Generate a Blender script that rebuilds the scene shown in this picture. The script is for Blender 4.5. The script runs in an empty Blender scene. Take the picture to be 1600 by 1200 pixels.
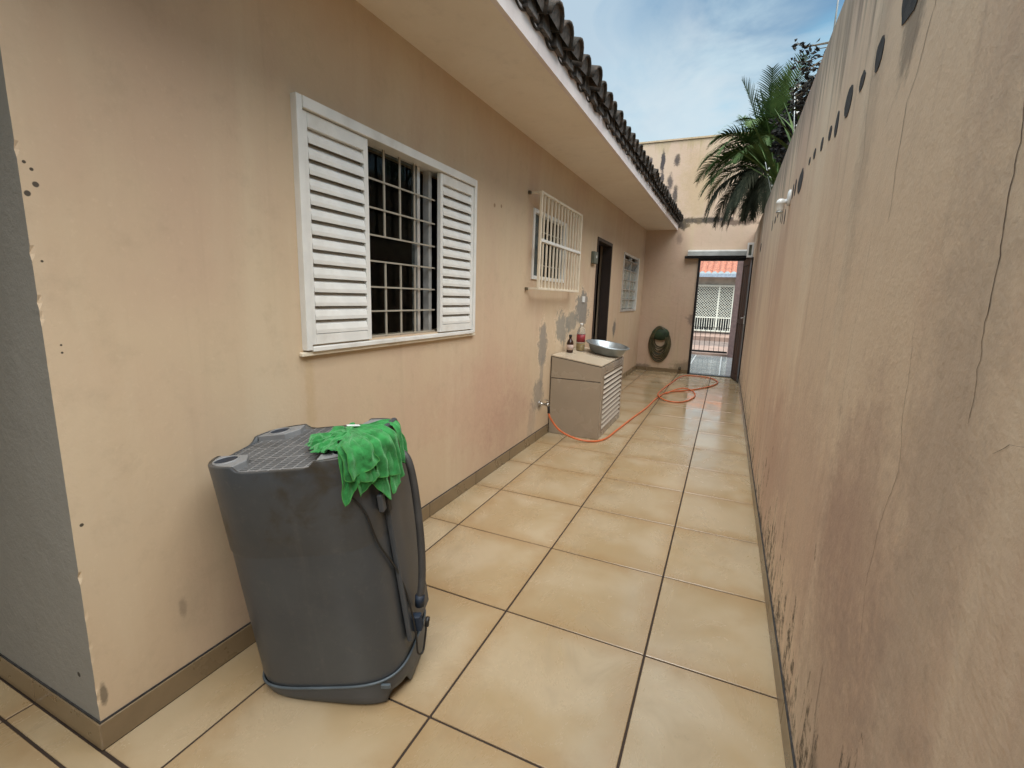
import bpy, bmesh, math, random
from mathutils import Vector, Matrix, noise as mn
random.seed(7)
D = bpy.data
SC = bpy.context.scene
COL = SC.collection
R = math.radians

# ------------------------------------------------------------------ camera
YAW, PITCH, ROLL = -0.4171, -0.1828, 0.0317
cy, sy, cp, sp = math.cos(YAW), math.sin(YAW), math.cos(PITCH), math.sin(PITCH)
fw = Vector((sy * cp, cy * cp, sp)); rt = Vector((cy, -sy, 0)); up = rt.cross(fw)
cr, sr = math.cos(ROLL), math.sin(ROLL)
r_ = rt * cr + up * sr; u_ = -rt * sr + up * cr
m = Matrix(((r_.x, u_.x, -fw.x), (r_.y, u_.y, -fw.y), (r_.z, u_.z, -fw.z))).to_4x4()
m.translation = Vector((0.7587, -1.1278, 1.3734))
cam = D.objects.new('camera', D.cameras.new('camera'))
COL.objects.link(cam); cam.matrix_world = m
cam.data.lens = 16.664; cam.data.sensor_width = 36; cam.data.clip_start = 0.02; cam.data.clip_end = 500
SC.camera = cam

# ------------------------------------------------------------------ light
SUN_EL, SUN_AZ = 70, 143          # azimuth clockwise from +Y
SKY = 0.05
world = D.worlds.new('World'); SC.world = world; world.use_nodes = True
wn, wl = world.node_tree.nodes, world.node_tree.links
wn.clear()
def wnode(t, **k):
    n = wn.new(t)
    for a, b in k.items(): setattr(n, a, b)
    return n
out = wnode('ShaderNodeOutputWorld'); bg = wnode('ShaderNodeBackground'); bg.inputs[1].default_value = SKY
sky = wnode('ShaderNodeTexSky', sky_type='NISHITA', sun_disc=False)
sky.sun_elevation = R(SUN_EL); sky.sun_rotation = R(SUN_AZ); sky.dust_density = 1.5; sky.ozone_density = 1.5
tc = wnode('ShaderNodeTexCoord'); sx = wnode('ShaderNodeSeparateXYZ'); wl.new(tc.outputs['Generated'], sx.inputs[0])
def wmath(op, a, b=None, c=False):
    n = wnode('ShaderNodeMath', operation=op); n.use_clamp = c
    for i, v in enumerate((a, b)):
        if v is None: continue
        if isinstance(v, (int, float)): n.inputs[i].default_value = v
        else: wl.new(v, n.inputs[i])
    return n.outputs[0]
den = wmath('ADD', wmath('MAXIMUM', sx.outputs[2], 0.0), 0.35)
cx_ = wmath('DIVIDE', sx.outputs[0], den); cy_ = wmath('DIVIDE', sx.outputs[1], den)
cb = wnode('ShaderNodeCombineXYZ'); wl.new(cx_, cb.inputs[0]); wl.new(cy_, cb.inputs[1]); cb.inputs[2].default_value = 3.3
def wnoise(scale, detail, dist=0.0, rough=.5):
    n = wnode('ShaderNodeTexNoise'); n.inputs['Scale'].default_value = scale; n.inputs['Detail'].default_value = detail
    n.inputs['Distortion'].default_value = dist; n.inputs['Roughness'].default_value = rough
    wl.new(cb.outputs[0], n.inputs['Vector']); return n.outputs[0]
def wramp(v, stops):
    n = wnode('ShaderNodeValToRGB'); wl.new(v, n.inputs[0]); e = n.color_ramp.elements
    e[0].position, e[0].color = stops[0][0], (*stops[0][1], 1); e[1].position, e[1].color = stops[-1][0], (*stops[-1][1], 1)
    for p, c in stops[1:-1]:
        x = e.new(p); x.color = (*c, 1)
    return n.outputs[0]
def wmix(f, a, b):
    n = wnode('ShaderNodeMix', data_type='RGBA')
    for s, v in ((0, f), (6, a), (7, b)):
        if isinstance(v, (int, float)): n.inputs[s].default_value = v
        elif isinstance(v, tuple): n.inputs[s].default_value = (*v, 1)
        else: wl.new(v, n.inputs[s])
    return n.outputs[2]
# a broad dim rain cloud over the far end, thin bright cloud low down, drifting grey elsewhere
nrm = wnode('ShaderNodeVectorMath', operation='NORMALIZE'); wl.new(tc.outputs['Generated'], nrm.inputs[0])
def near(d, r0, r1, warp):
    n = wnode('ShaderNodeVectorMath', operation='DISTANCE'); wl.new(nrm.outputs[0], n.inputs[0]); n.inputs[1].default_value = Vector(d).normalized()
    m_ = wnode('ShaderNodeMapRange', interpolation_type='SMOOTHSTEP'); wl.new(wmath('ADD', n.outputs['Value'], warp), m_.inputs[0])
    for i, v in ((1, r0), (2, r1), (3, 1.0), (4, 0.0)): m_.inputs[i].default_value = v
    return m_.outputs[0]
warp = wmath('MULTIPLY', wmath('SUBTRACT', wnoise(2.6, 6, .5, .6), .5), .45)
big = wramp(wnoise(1.5, 4, .4, .5), [(.42, (0, 0, 0)), (.58, (1, 1, 1))])
wisp = wramp(wnoise(2.6, 7, .7, .52), [(.50, (0, 0, 0)), (.64, (1, 1, 1))])
fine = wramp(wnoise(2.2, 5, .6, .5), [(.35, (0, 0, 0)), (.7, (1, 1, 1))])
base = wmix(big, (1.05, 2.95, 4.1), (.78, 1.75, 2.75))
base = wmix(wmath('MULTIPLY', fine, .35), base, (2.2, 3.2, 3.7))
base = wmix(wmath('MULTIPLY', near((-.045, .905, .425), .03, .24, warp), .85), base, (.46, 1.12, 1.95))
base = wmix(wmath('MULTIPLY', near((-.10, .94, .32), .04, .24, warp), .9), base, (3.0, 3.8, 4.1))
base = wmix(wmath('MULTIPLY', wisp, .55), base, (3.5, 3.9, 4.0))
hor = wmath('SUBTRACT', 1.0, wmath('MULTIPLY', sx.outputs[2], 2.2), True)
cloud = wmix(wmath('MULTIPLY', hor, .95), base, (3.4, 3.9, 4.0))
full = wmix(.88, sky.outputs[0], cloud)
wl.new(full, bg.inputs[0]); wl.new(bg.outputs[0], out.inputs[0])

sun = D.objects.new('sun', D.lights.new('sun', 'SUN')); COL.objects.link(sun)
sun.data.energy = 2.0; sun.data.angle = R(80); sun.data.color = (1, .97, .93)
sd = Vector((math.sin(R(SUN_AZ)) * math.cos(R(SUN_EL)), math.cos(R(SUN_AZ)) * math.cos(R(SUN_EL)), math.sin(R(SUN_EL))))
sun.rotation_euler = sd.to_track_quat('Z', 'Y').to_euler()
vs = SC.view_settings
vs.view_transform = 'Standard'; vs.look = 'None'; vs.gamma = 1; vs.use_curve_mapping = False; vs.exposure = 2.08
SC.cycles.max_bounces = 10; SC.cycles.diffuse_bounces = 6; SC.cycles.use_denoising = True

# ------------------------------------------------------------------ material helper
class N:
    """tiny node graph wrapper"""
    def __init__(s, name):
        s.m = D.materials.new(name); s.m.use_nodes = True
        s.n, s.l = s.m.node_tree.nodes, s.m.node_tree.links
        s.b = s.n['Principled BSDF']; s.tc = s.n.new('ShaderNodeTexCoord'); s.geo = s.n.new('ShaderNodeNewGeometry')
        s.P = s.geo.outputs['Position']; s.O = s.tc.outputs['Object']
    def put(s, sock, v):
        if v is None: return
        if isinstance(v, (int, float)): sock.default_value = v
        elif isinstance(v, tuple): sock.default_value = (*v, 1) if len(v) == 3 and len(sock.default_value) == 4 else v
        else: s.l.new(v, sock)
    def math(s, op, a, b=None, c=None, clamp=False):
        n = s.n.new('ShaderNodeMath'); n.operation = op; n.use_clamp = clamp
        for i, v in enumerate((a, b, c)): s.put(n.inputs[i], v)
        return n.outputs[0]
    def sep(s, v):
        n = s.n.new('ShaderNodeSeparateXYZ'); s.l.new(v, n.inputs[0]); return n.outputs
    def scl(s, v, k, off=(0, 0, 0)):
        n = s.n.new('ShaderNodeMapping'); s.l.new(v, n.inputs[0]); n.inputs['Scale'].default_value = k; n.inputs['Location'].default_value = off
        return n.outputs[0]
    def noise(s, v, scale, detail=4, rough=.55, dist=0, col=False):
        n = s.n.new('ShaderNodeTexNoise'); s.put(n.inputs['Vector'], v); n.inputs['Scale'].default_value = scale
        n.inputs['Detail'].default_value = detail; n.inputs['Roughness'].default_value = rough; n.inputs['Distortion'].default_value = dist
        return n.outputs[1 if col else 0]
    def ramp(s, v, a, b, lo=0., hi=1.):
        n = s.n.new('ShaderNodeMapRange'); n.interpolation_type = 'SMOOTHSTEP'
        for i, x in enumerate((v, a, b, lo, hi)): s.put(n.inputs[i], x)
        return n.outputs[0]
    def mix(s, f, a, b, mode='MIX'):
        n = s.n.new('ShaderNodeMix'); n.data_type = 'RGBA'; n.blend_type = mode
        s.put(n.inputs[0], f); s.put(n.inputs[6], a); s.put(n.inputs[7], b)
        return n.outputs[2]
    def bump(s, h, st, d):
        n = s.n.new('ShaderNodeBump'); n.inputs['Strength'].default_value = st; n.inputs['Distance'].default_value = d
        s.l.new(h, n.inputs['Height']); s.l.new(n.outputs[0], s.b.inputs['Normal'])
    def rand(s):
        return s.n.new('ShaderNodeObjectInfo').outputs['Random']
    def done(s, col, rough=.7, metal=0, **k):
        s.put(s.b.inputs['Base Color'], col); s.put(s.b.inputs['Roughness'], rough); s.b.inputs['Metallic'].default_value = metal
        for a, b in k.items(): s.put(s.b.inputs[a.replace('_', ' ')], b)
        return s.m

def simple(name, col, rough=.6, metal=0, var=.18, scale=14, bump=0, dirt=None, **k):
    g = N(name); n = g.noise(g.O, scale, 5)
    c = g.mix(g.ramp(n, .3, .7), tuple(x * (1 - var) for x in col), tuple(min(1, x * (1 + var)) for x in col))
    if dirt:
        c = g.mix(g.ramp(g.noise(g.O, scale * .35, 6, .65), .52, .72, 0, dirt[1]), c, dirt[0])
    if bump: g.bump(g.noise(g.O, scale * 5, 4), bump, .004)
    return g.done(c, g.ramp(n, .2, .8, max(0, rough - .08), min(1, rough + .08)), metal, **k)

def plaster(name, base, pink, pale, blobs=(), dots=(), smears=(), streak=.35, grime=None, topgrime=None, fine=1.0, mould=None):
    """painted render: broad tone drift, vertical run marks, shaped stains"""
    g = N(name); P = g.P; s = g.sep(P)
    a = g.noise(g.scl(P, (1, 1, .55)), 1.3, 4, .6, .4)
    b = g.noise(g.scl(P, (1, 1, .12), (3, 1, 7)), 3.2, 5, .6, .2)
    c = g.mix(g.ramp(a, .36, .66), base, pink)
    c = g.mix(g.ramp(b, .46, .72, 0, .6), c, pale)
    st = g.noise(g.scl(P, (1, 1, .045), (11, 5, 0)), 13, 4, .65, .1)
    c = g.mix(g.ramp(st, .55, .78, 0, streak), c, tuple(x * .55 for x in pink))
    mt = g.noise(P, 9, 6, .7)
    c = g.mix(g.ramp(mt, .5, .75, 0, .22), c, tuple(x * .62 for x in base))
    c = g.mix(g.ramp(g.noise(P, 55, 4, .7), .55, .8, 0, .14), c, tuple(min(1, x * 1.35) for x in pale))
    wob = g.noise(P, 7, 6, .75); wob2 = g.noise(P, 30, 3, .7)
    warp = g.math('ADD', g.math('MULTIPLY', g.math('SUBTRACT', wob, .5), 2.6), g.math('MULTIPLY', g.math('SUBTRACT', wob2, .5), .8))
    hgt = g.noise(P, 90, 5, .6)
    def ell(cu, cz, ru, rz, ax):
        u = g.math('DIVIDE', g.math('SUBTRACT', s[ax], cu), ru); v = g.math('DIVIDE', g.math('SUBTRACT', s[2], cz), rz)
        return g.math('SQRT', g.math('ADD', g.math('MULTIPLY', u, u), g.math('MULTIPLY', v, v)))
    peel = None
    for (ax, cu, cz, ru, rz, col, op, sharp) in blobs:
        d = g.math('ADD', ell(cu, cz, ru, rz, ax), warp)
        if op >= .8 and sharp <= .25:
            k = g.ramp(d, 1 - sharp * .4, 1 + sharp * .4, 1, 0); peel = k if peel is None else g.math('MAXIMUM', peel, k)
            c = g.mix(g.ramp(g.math('ABSOLUTE', g.math('SUBTRACT', d, 1 + sharp)), 0, .10, .5, 0), c, tuple(min(1, x * 1.25) for x in pale))
        c = g.mix(g.ramp(d, 1 - sharp, 1 + sharp, op, 0), c, g.mix(wob2, tuple(x * .75 for x in col), tuple(x * 1.2 for x in col)))
    for (ax, cu, cz, r, col) in dots:
        d = g.math('ADD', ell(cu, cz, r, r, ax), g.math('MULTIPLY', warp, .35))
        c = g.mix(g.ramp(d, .8, 1.15, .95, 0), c, col)
    if grime:   # mould creeping up from the skirting in ragged tongues
        col, h, op = grime
        k = g.noise(g.scl(P, (1, 1, .22)), 9, 6, .75)
        lim = g.math('MULTIPLY', g.ramp(k, .42, .8), h)
        f = g.math('MULTIPLY', g.ramp(g.math('SUBTRACT', s[2], lim), .06, .13, op, 0), g.ramp(g.noise(P, 22, 5, .8), .4, .62))
        c = g.mix(f, c, col)
    if topgrime:   # runs from the coping down
        col, z0, h, op = topgrime
        k = g.noise(g.scl(P, (1, 1, .05)), 8, 5, .7)
        lim = g.math('MULTIPLY', g.ramp(k, .4, .75), h)
        f = g.ramp(g.math('ADD', s[2], lim), z0, z0 + h * .55, 0, op)
        c = g.mix(g.math('MULTIPLY', f, g.ramp(st, .3, .7, .45, 1)), c, col)
    h1 = g.noise(P, 16, 6, .65)
    hh = g.math('ADD', g.math('MULTIPLY', h1, .8), g.math('MULTIPLY', hgt, .35))
    if peel is not None: hh = g.math('SUBTRACT', hh, g.math('MULTIPLY', peel, 1.2))
    g.bump(hh, .55 * fine, .012)
    return g.done(c, g.ramp(wob, .3, .7, .72, .9), Specular_IOR_Level=.3)

def tilemat(name, A, B, edge, r0, r1, half=(.3, .3), far=None):
    g = N(name); rnd = g.rand(); P = g.P; o = g.sep(g.O); s = g.sep(P)
    sh = g.n.new('ShaderNodeCombineXYZ')
    for i in range(3): g.l.new(g.math('MULTIPLY', rnd, 37.0 + 11 * i), sh.inputs[i])
    v = g.n.new('ShaderNodeVectorMath'); g.l.new(g.O, v.inputs[0]); g.l.new(sh.outputs[0], v.inputs[1])
    n1 = g.noise(v.outputs[0], 2.6, 3, .5, .3); n2 = g.noise(v.outputs[0], 9, 6, .7); n3 = g.noise(v.outputs[0], 120, 3, .7)
    c = g.mix(g.ramp(n1, .36, .64), A, B)
    ex = g.math('DIVIDE', g.math('ABSOLUTE', o[0]), half[0]); ey = g.math('DIVIDE', g.math('ABSOLUTE', o[1]), half[1])
    e = g.math('ADD', g.math('MAXIMUM', ex, ey), g.math('MULTIPLY', g.math('SUBTRACT', n2, .5), .5))
    c = g.mix(g.ramp(e, .62, 1.08, 0, .62), c, edge)
    c = g.mix(g.ramp(n2, .52, .76, 0, .12), c, tuple(x * .62 for x in edge))
    c = g.mix(g.ramp(n3, .6, .78, 0, .22), c, tuple(x * .6 for x in A))
    c = g.mix(g.ramp(rnd, 0, 1, 0, .22), c, tuple(x * .8 for x in B))
    w = g.noise(P, 2.2, 4, .6, .5)
    sm = g.noise(g.scl(P, (1, .55, 1), (5, 9, 0)), 3.4, 7, .72, .8)
    c = g.mix(g.ramp(sm, .52, .74, 0, .34), c, tuple(x * .55 for x in B))
    c = g.mix(g.ramp(g.noise(P, 11, 6, .8), .62, .72, 0, .28), c, tuple(x * .4 for x in B))
    if far:   # mopped water lies on the far stretch
        wet = g.math('MULTIPLY', g.ramp(s[1], far - 1.4, far + .8), g.ramp(w, .35, .6, .65, 1))
        rough = g.math('ADD', g.math('MULTIPLY', wet, r1 - r0), g.math('ADD', r0, g.ramp(sm, .35, .7, -.04, .16)))
        c = g.mix(g.math('MULTIPLY', wet, .12), c, tuple(x * .6 for x in A))
    else: rough = g.ramp(n2, .3, .7, r0, r1)
    g.bump(g.math('ADD', g.noise(P, 3.0, 2), g.math('MULTIPLY', n3, .02)), .1, .01)
    return g.done(c, rough, Specular_IOR_Level=.95)

M = {}
M['wall'] = plaster('left_wall_render', (.56, .435, .295), (.53, .385, .27), (.60, .49, .345), streak=.12, fine=.28,
    blobs=[(1, 3.12, .92, .11, .22, (.25, .23, .20), .8, .22), (1, 3.12, .66, .05, .16, (.25, .23, .20), .6, .3),
           (1, 3.68, 1.07, .22, .16, (.27, .25, .21), .85, .2), (1, 4.42, 1.25, .27, .20, (.25, .23, .2), .95, .15), (1, 4.0, 1.12, .2, .1, (.26, .24, .2), .8, .25),
           (1, 3.05, .45, .14, .15, (.26, .23, .19), .75, .3), (1, 2.9, .2, .1, .16, (.33, .28, .22), .5, .4),
           (1, 6.25, .93, .1, .12, (.18, .16, .14), .9, .3),
           (1, -.26, .31, .010, .03, (.22, .17, .12), .6, .6), (1, -.23, .30, .05, .08, (.40, .32, .22), .35, .8), (1, -.50, .18, .008, .03, (.16, .13, .09), .8, .4),
           (1, .32, .98, .025, .25, (.48, .34, .18), .4, .6), (1, 1.9, .6, .6, .3, (.5, .30, .22), .35, .6), (1, 2.4, .35, .4, .25, (.42, .27, .2), .4, .6)],
    dots=[(1, -.505, 1.654, .004, (.05, .04, .03)), (1, -.493, 1.64, .004, (.05, .04, .03)), (1, -.489, 1.606, .007, (.06, .05, .04)), (1, -.507, 1.582, .007, (.06, .05, .04)),
          (1, -.498, 1.423, .003, (.05, .04, .03)), (1, -.484, 1.212, .003, (.05, .04, .03)), (1, -.484, 1.192, .003, (.05, .04, .03)), (1, -.495, .712, .005, (.05, .04, .03)),
          (1, 2.13, 2.014, .014, (.3, .2, .12)), (1, 2.02, 2.0, .014, (.3, .2, .12))])
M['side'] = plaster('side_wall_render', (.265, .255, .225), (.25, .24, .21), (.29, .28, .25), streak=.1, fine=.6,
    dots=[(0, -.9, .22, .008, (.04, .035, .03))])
M['rwall'] = plaster('boundary_wall_render', (.70, .55, .40), (.58, .42, .31), (.78, .66, .50), streak=.34, fine=.42,
    grime=((.055, .045, .03), .75, .95), topgrime=((.17, .13, .10), 2.36, .5, .75),
    blobs=[(1, .08, .16, .06, .14, (.06, .055, .035), .7, .4), (1, .9, .7, .9, .35, (.40, .25, .2), .35, .6), (1, .1, .85, .28, .28, (.36, .25, .2), .4, .6), (1, .02, .35, .4, .3, (.36, .28, .22), .45, .7), (1, 1.9, .5, .8, .3, (.42, .29, .23), .4, .6), (1, .6, 1.9, .08, .5, (.44, .34, .25), .5, .6), (1, 1.5, 1.75, .12, .6, (.78, .66, .5), .5, .6), (1, -.25, 1.0, .12, .7, (.42, .33, .26), .45, .6),
           (1, .3, 2.0, .06, .1, (.12, .1, .08), .6, .5), (1, 1.0, 1.1, .3, .5, (.6, .47, .35), .3, .6)],
    dots=[(1, .02, .12, .02, (.05, .045, .03)), (1, .06, .2, .012, (.05, .045, .03))])
M['ewall'] = plaster('end_wall_render', (.58, .45, .335), (.57, .42, .315), (.56, .46, .30), streak=.4, fine=.8,
    topgrime=((.42, .33, .17), 4.2, .25, .6),
    blobs=[(0, .15, 2.86, .5, .055, (.05, .045, .045), .97, .35), (0, -.2, 2.8, .12, .1, (.05, .045, .04), .95, .3), (0, .75, 2.8, .35, .05, (.12, .08, .06), .8, .4),
           (0, -.845, 3.95, .035, .06, (.06, .05, .06), .9, .35), (0, -.62, 3.93, .035, .17, (.05, .045, .05), .95, .3), (0, -.61, 3.62, .03, .09, (.05, .045, .05), .9, .3),
           (0, -.37, 3.93, .05, .09, (.06, .05, .05), .9, .4), (0, -.46, 3.55, .05, .14, (.07, .06, .06), .85, .4), (0, -.48, 3.33, .05, .13, (.06, .05, .055), .9, .35), (0, -.35, 3.32, .045, .15, (.05, .045, .05), .9, .35),
           (0, .05, 3.5, .3, .6, (.47, .34, .18), .5, .7), (0, .16, 1.05, .1, .12, (.16, .13, .12), .6, .35),
           (0, -.2, 2.55, .05, .1, (.2, .14, .12), .5, .5), (0, .1, .1, .2, .12, (.16, .13, .08), .6, .5), (0, -.75, .07, .2, .05, (.1, .09, .07), .6, .5)])
M['soffit'] = plaster('soffit_paint', (.76, .68, .57), (.73, .645, .53), (.79, .715, .61), streak=0, fine=.2)
M['fascia'] = plaster('fascia_paint', (.72, .64, .60), (.66, .57, .54), (.75, .69, .66), streak=.2, fine=.3)
M['inside'] = simple('room_paint', (.10, .085, .07), .9)
M['tile'] = tilemat('floor_tile_glaze', (.45, .36, .235), (.385, .285, .16), (.33, .205, .092), .20, .04, far=4.6)
M['skirt'] = simple('skirting_glaze', (.215, .155, .088), .30, scale=4, var=.10, dirt=((.13, .09, .05), .5))
M['grout'] = simple('grout', (.030, .018, .011), .85, scale=30)
M['ctile'] = simple('cabinet_tile_glaze', (.34, .28, .21), .26, scale=2.5, var=.07, dirt=((.20, .16, .11), .3))
M['ctop'] = simple('cabinet_top_glaze', (.52, .44, .33), .30, scale=2.5, var=.06, dirt=((.34, .27, .18), .35))
M['dark'] = simple('dark_gap', (.02, .016, .013), .8)
M['white'] = simple('white_enamel', (.73, .725, .69), .35, scale=6, var=.06, dirt=((.42, .36, .27), .35))
M['cream'] = simple('cream_enamel', (.74, .66, .52), .42, scale=8, var=.08, dirt=((.42, .3, .18), .4))
M['bar'] = simple('grille_enamel', (.34, .31, .25), .4, scale=8, var=.1)
M['alu'] = simple('aluminium', (.62, .62, .60), .38, .6, scale=9, dirt=((.3, .27, .2), .4))
M['wood'] = simple('dark_wood', (.028, .017, .012), .6, scale=9, bump=.3)
M['woodleaf'] = simple('gate_leaf_brown', (.075, .038, .022), .75, scale=7, bump=.2, Specular_IOR_Level=.15)
M['blackmetal'] = simple('black_metal', (.018, .016, .016), .4, .3)
M['grey'] = simple('machine_grey_plastic', (.053, .058, .064), .42, scale=3, var=.07, bump=.05)
def machine_mat():
    g = N('machine_shaded_plastic'); o = g.sep(g.O)
    n = g.noise(g.O, 5, 6, .65); n2 = g.noise(g.O, 60, 3)
    c = g.mix(g.ramp(n, .3, .7), (.049, .054, .060), (.060, .065, .069))  # base colour darkened to hold the shade on the cabinet sides
    f = g.math('MULTIPLY', g.ramp(g.noise(g.O, 6.5, 5, .6, .3), .47, .68, 0, .85), g.ramp(o[2], .5, .62))
    c = g.mix(f, c, (.038, .028, .015))
    c = g.mix(g.ramp(g.noise(g.scl(g.O, (1, 1, .12)), 16, 4), .58, .8, 0, .25), c, (.13, .125, .12))
    c = g.mix(g.ramp(g.noise(g.O, 34, 6, .8), .52, .8, 0, .30), c, (.15, .14, .125))
    c = g.mix(g.ramp(g.noise(g.scl(g.O, (1, 1, .06), (4, 2, 0)), 9, 5, .7), .6, .72, 0, .22), c, (.14, .135, .13))
    g.bump(n2, .10, .003)
    return g.done(c, g.ramp(n, .3, .7, .30, .44))
M['machine'] = machine_mat()
M['lobe'] = simple('machine_foot_plastic', (.21, .215, .22), .5, scale=5, var=.12, dirt=((.07, .05, .035), .5))
M['rib'] = simple('grille_rib_plastic', (.22, .22, .22), .5, scale=8, dirt=((.06, .045, .03), .5))
M['socket'] = simple('blue_grey_socket', (.010, .020, .038), .6)
M['seam'] = simple('seam_rubber', (.075, .095, .11), .4)
M['hosegrey'] = simple('drain_hose_grey', (.05, .048, .046), .5)
M['black'] = simple('black_rubber', (.012, .012, .012), .45)
def cloth_mat():
    g = N('green_microfibre'); n = g.noise(g.P, 30, 5, .6); f = g.noise(g.P, 900, 2)
    c = g.mix(g.ramp(n, .3, .7), (.010, .13, .022), (.028, .26, .06))
    g.bump(f, .6, .002)
    return g.done(c, .95, Sheen_Weight=.5, Sheen_Tint=(.5, 1, .55))
M['cloth'] = cloth_mat()
M['hem'] = simple('cloth_hem', (.055, .25, .05), .9)
M['tag'] = simple('white_fabric', (.75, .77, .78), .8)
M['orange'] = simple('orange_hose', (.58, .14, .045), .38, scale=20, var=.12)
M['greenhose'] = simple('old_green_hose', (.075, .066, .030), .5, scale=12, var=.3)
M['reel'] = simple('green_reel_cloth', (.022, .045, .02), .7, scale=12, var=.3)
M['steel'] = simple('basin_aluminium', (.34, .38, .40), .36, .85, scale=8, bump=.2)
M['tap'] = simple('chrome_tap', (.5, .48, .45), .25, .9, dirt=((.1, .08, .06), .5))
M['brown'] = simple('brown_glass', (.035, .014, .008), .12)
M['red'] = simple('red_label', (.24, .02, .025), .5)
M['yellow'] = simple('yellow_liquid', (.32, .2, .03), .15)
M['paper'] = simple('paper_label', (.5, .38, .33), .7)
g = N('clear_plastic'); M['clear'] = g.done((.9, .93, .92), .08, Transmission_Weight=.9, IOR=1.2)
g = N('window_glass'); M['glass'] = g.done((.55, .6, .6), .03, Transmission_Weight=1.0, IOR=1.15)
M['frost'] = simple('frosted_pane', (.36, .39, .35), .22, scale=30, var=.25, bump=.4)
M['tealglass'] = simple('dark_teal_pane', (.05, .075, .08), .12)
M['meter'] = simple('grey_green_box', (.10, .115, .09), .4)
M['clay'] = None
def clay_mat(name, a, b, moss, amt):
    g = N(name); rnd = g.rand(); n = g.noise(g.P, 11, 6, .7); n2 = g.noise(g.P, 45, 5, .7)
    c = g.mix(g.ramp(n2, .3, .7), a, b)
    c = g.mix(g.ramp(n, .5 - amt * .22, .56, 0, .92), c, moss)
    c = g.mix(g.math('MULTIPLY', rnd, .35), c, tuple(x * .5 for x in a))
    g.bump(n2, .7, .01)
    return g.done(c, .92)
M['clay'] = clay_mat('weathered_clay', (.075, .05, .035), (.12, .08, .055), (.014, .014, .010), 1.0)
M['clayorange'] = clay_mat('orange_clay', (.40, .13, .075), (.50, .21, .13), (.22, .09, .06), .25)
M['patch'] = simple('dark_mortar', (.034, .032, .031), .95, scale=25, var=.5, bump=.5)
M['crack'] = simple('crack_shadow', (.12, .085, .06), .95, scale=30, var=.35)
M['leaf'] = None
def leaf_mat(name, a, b, tip, rough=.5):
    rough = .72
    g = N(name); n = g.noise(g.P, 3.5, 3); n2 = g.noise(g.P, 25, 3)
    c = g.mix(g.ramp(n, .35, .65), a, b); c = g.mix(g.ramp(n2, .55, .75, 0, .5), c, tip)
    return g.done(c, rough, Specular_IOR_Level=.2)
M['leaf'] = leaf_mat('palm_leaf', (.028, .056, .013), (.055, .098, .024), (.14, .155, .05), .42)
M['oldleaf'] = leaf_mat('old_palm_leaf', (.026, .032, .018), (.05, .054, .032), (.11, .105, .065), .6)
M['darkleaf'] = leaf_mat('shrub_leaf', (.010, .011, .009), (.018, .016, .014), (.024, .020, .026), .45)
M['stem'] = simple('stem_bark', (.11, .085, .05), .85, scale=12, bump=.5)
M['bulb'] = simple('milk_glass', (.78, .78, .74), .15, scale=4, var=.03)
M['whiteplastic'] = simple('white_plastic', (.70, .70, .68), .4, var=.04)
M['galv'] = simple('galvanised_sheet', (.42, .44, .43), .38, .3, scale=5, dirt=((.18, .16, .13), .5))
M['porch'] = tilemat('porch_tile_glaze', (.24, .26, .265), (.21, .23, .235), (.19, .20, .205), .1, .2, (.3, .3))
M['porchjoint'] = simple('porch_joint', (.42, .43, .42), .5)
M['street'] = simple('street_surface', (.16, .12, .10), .9, scale=3, var=.25, bump=.3)
M['pave'] = simple('red_pavement', (.27, .185, .145), .9, scale=3, var=.2, dirt=((.2, .15, .12), .5))
M['ofacade'] = simple('opposite_facade', (.42, .38, .32), .85, scale=3)
M['ogate'] = simple('cream_gate_enamel', (.74, .76, .66), .4, var=.05)
M['gutter'] = simple('blue_grey_gutter', (.30, .37, .45), .4)
M['pillar'] = simple('purple_brown_pillar', (.13, .085, .08), .8)
M['ground'] = simple('bare_ground', (.2, .15, .1), .95, scale=2)
M['meshgrey'] = simple('opposite_yard', (.09, .10, .11), .7)

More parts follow.
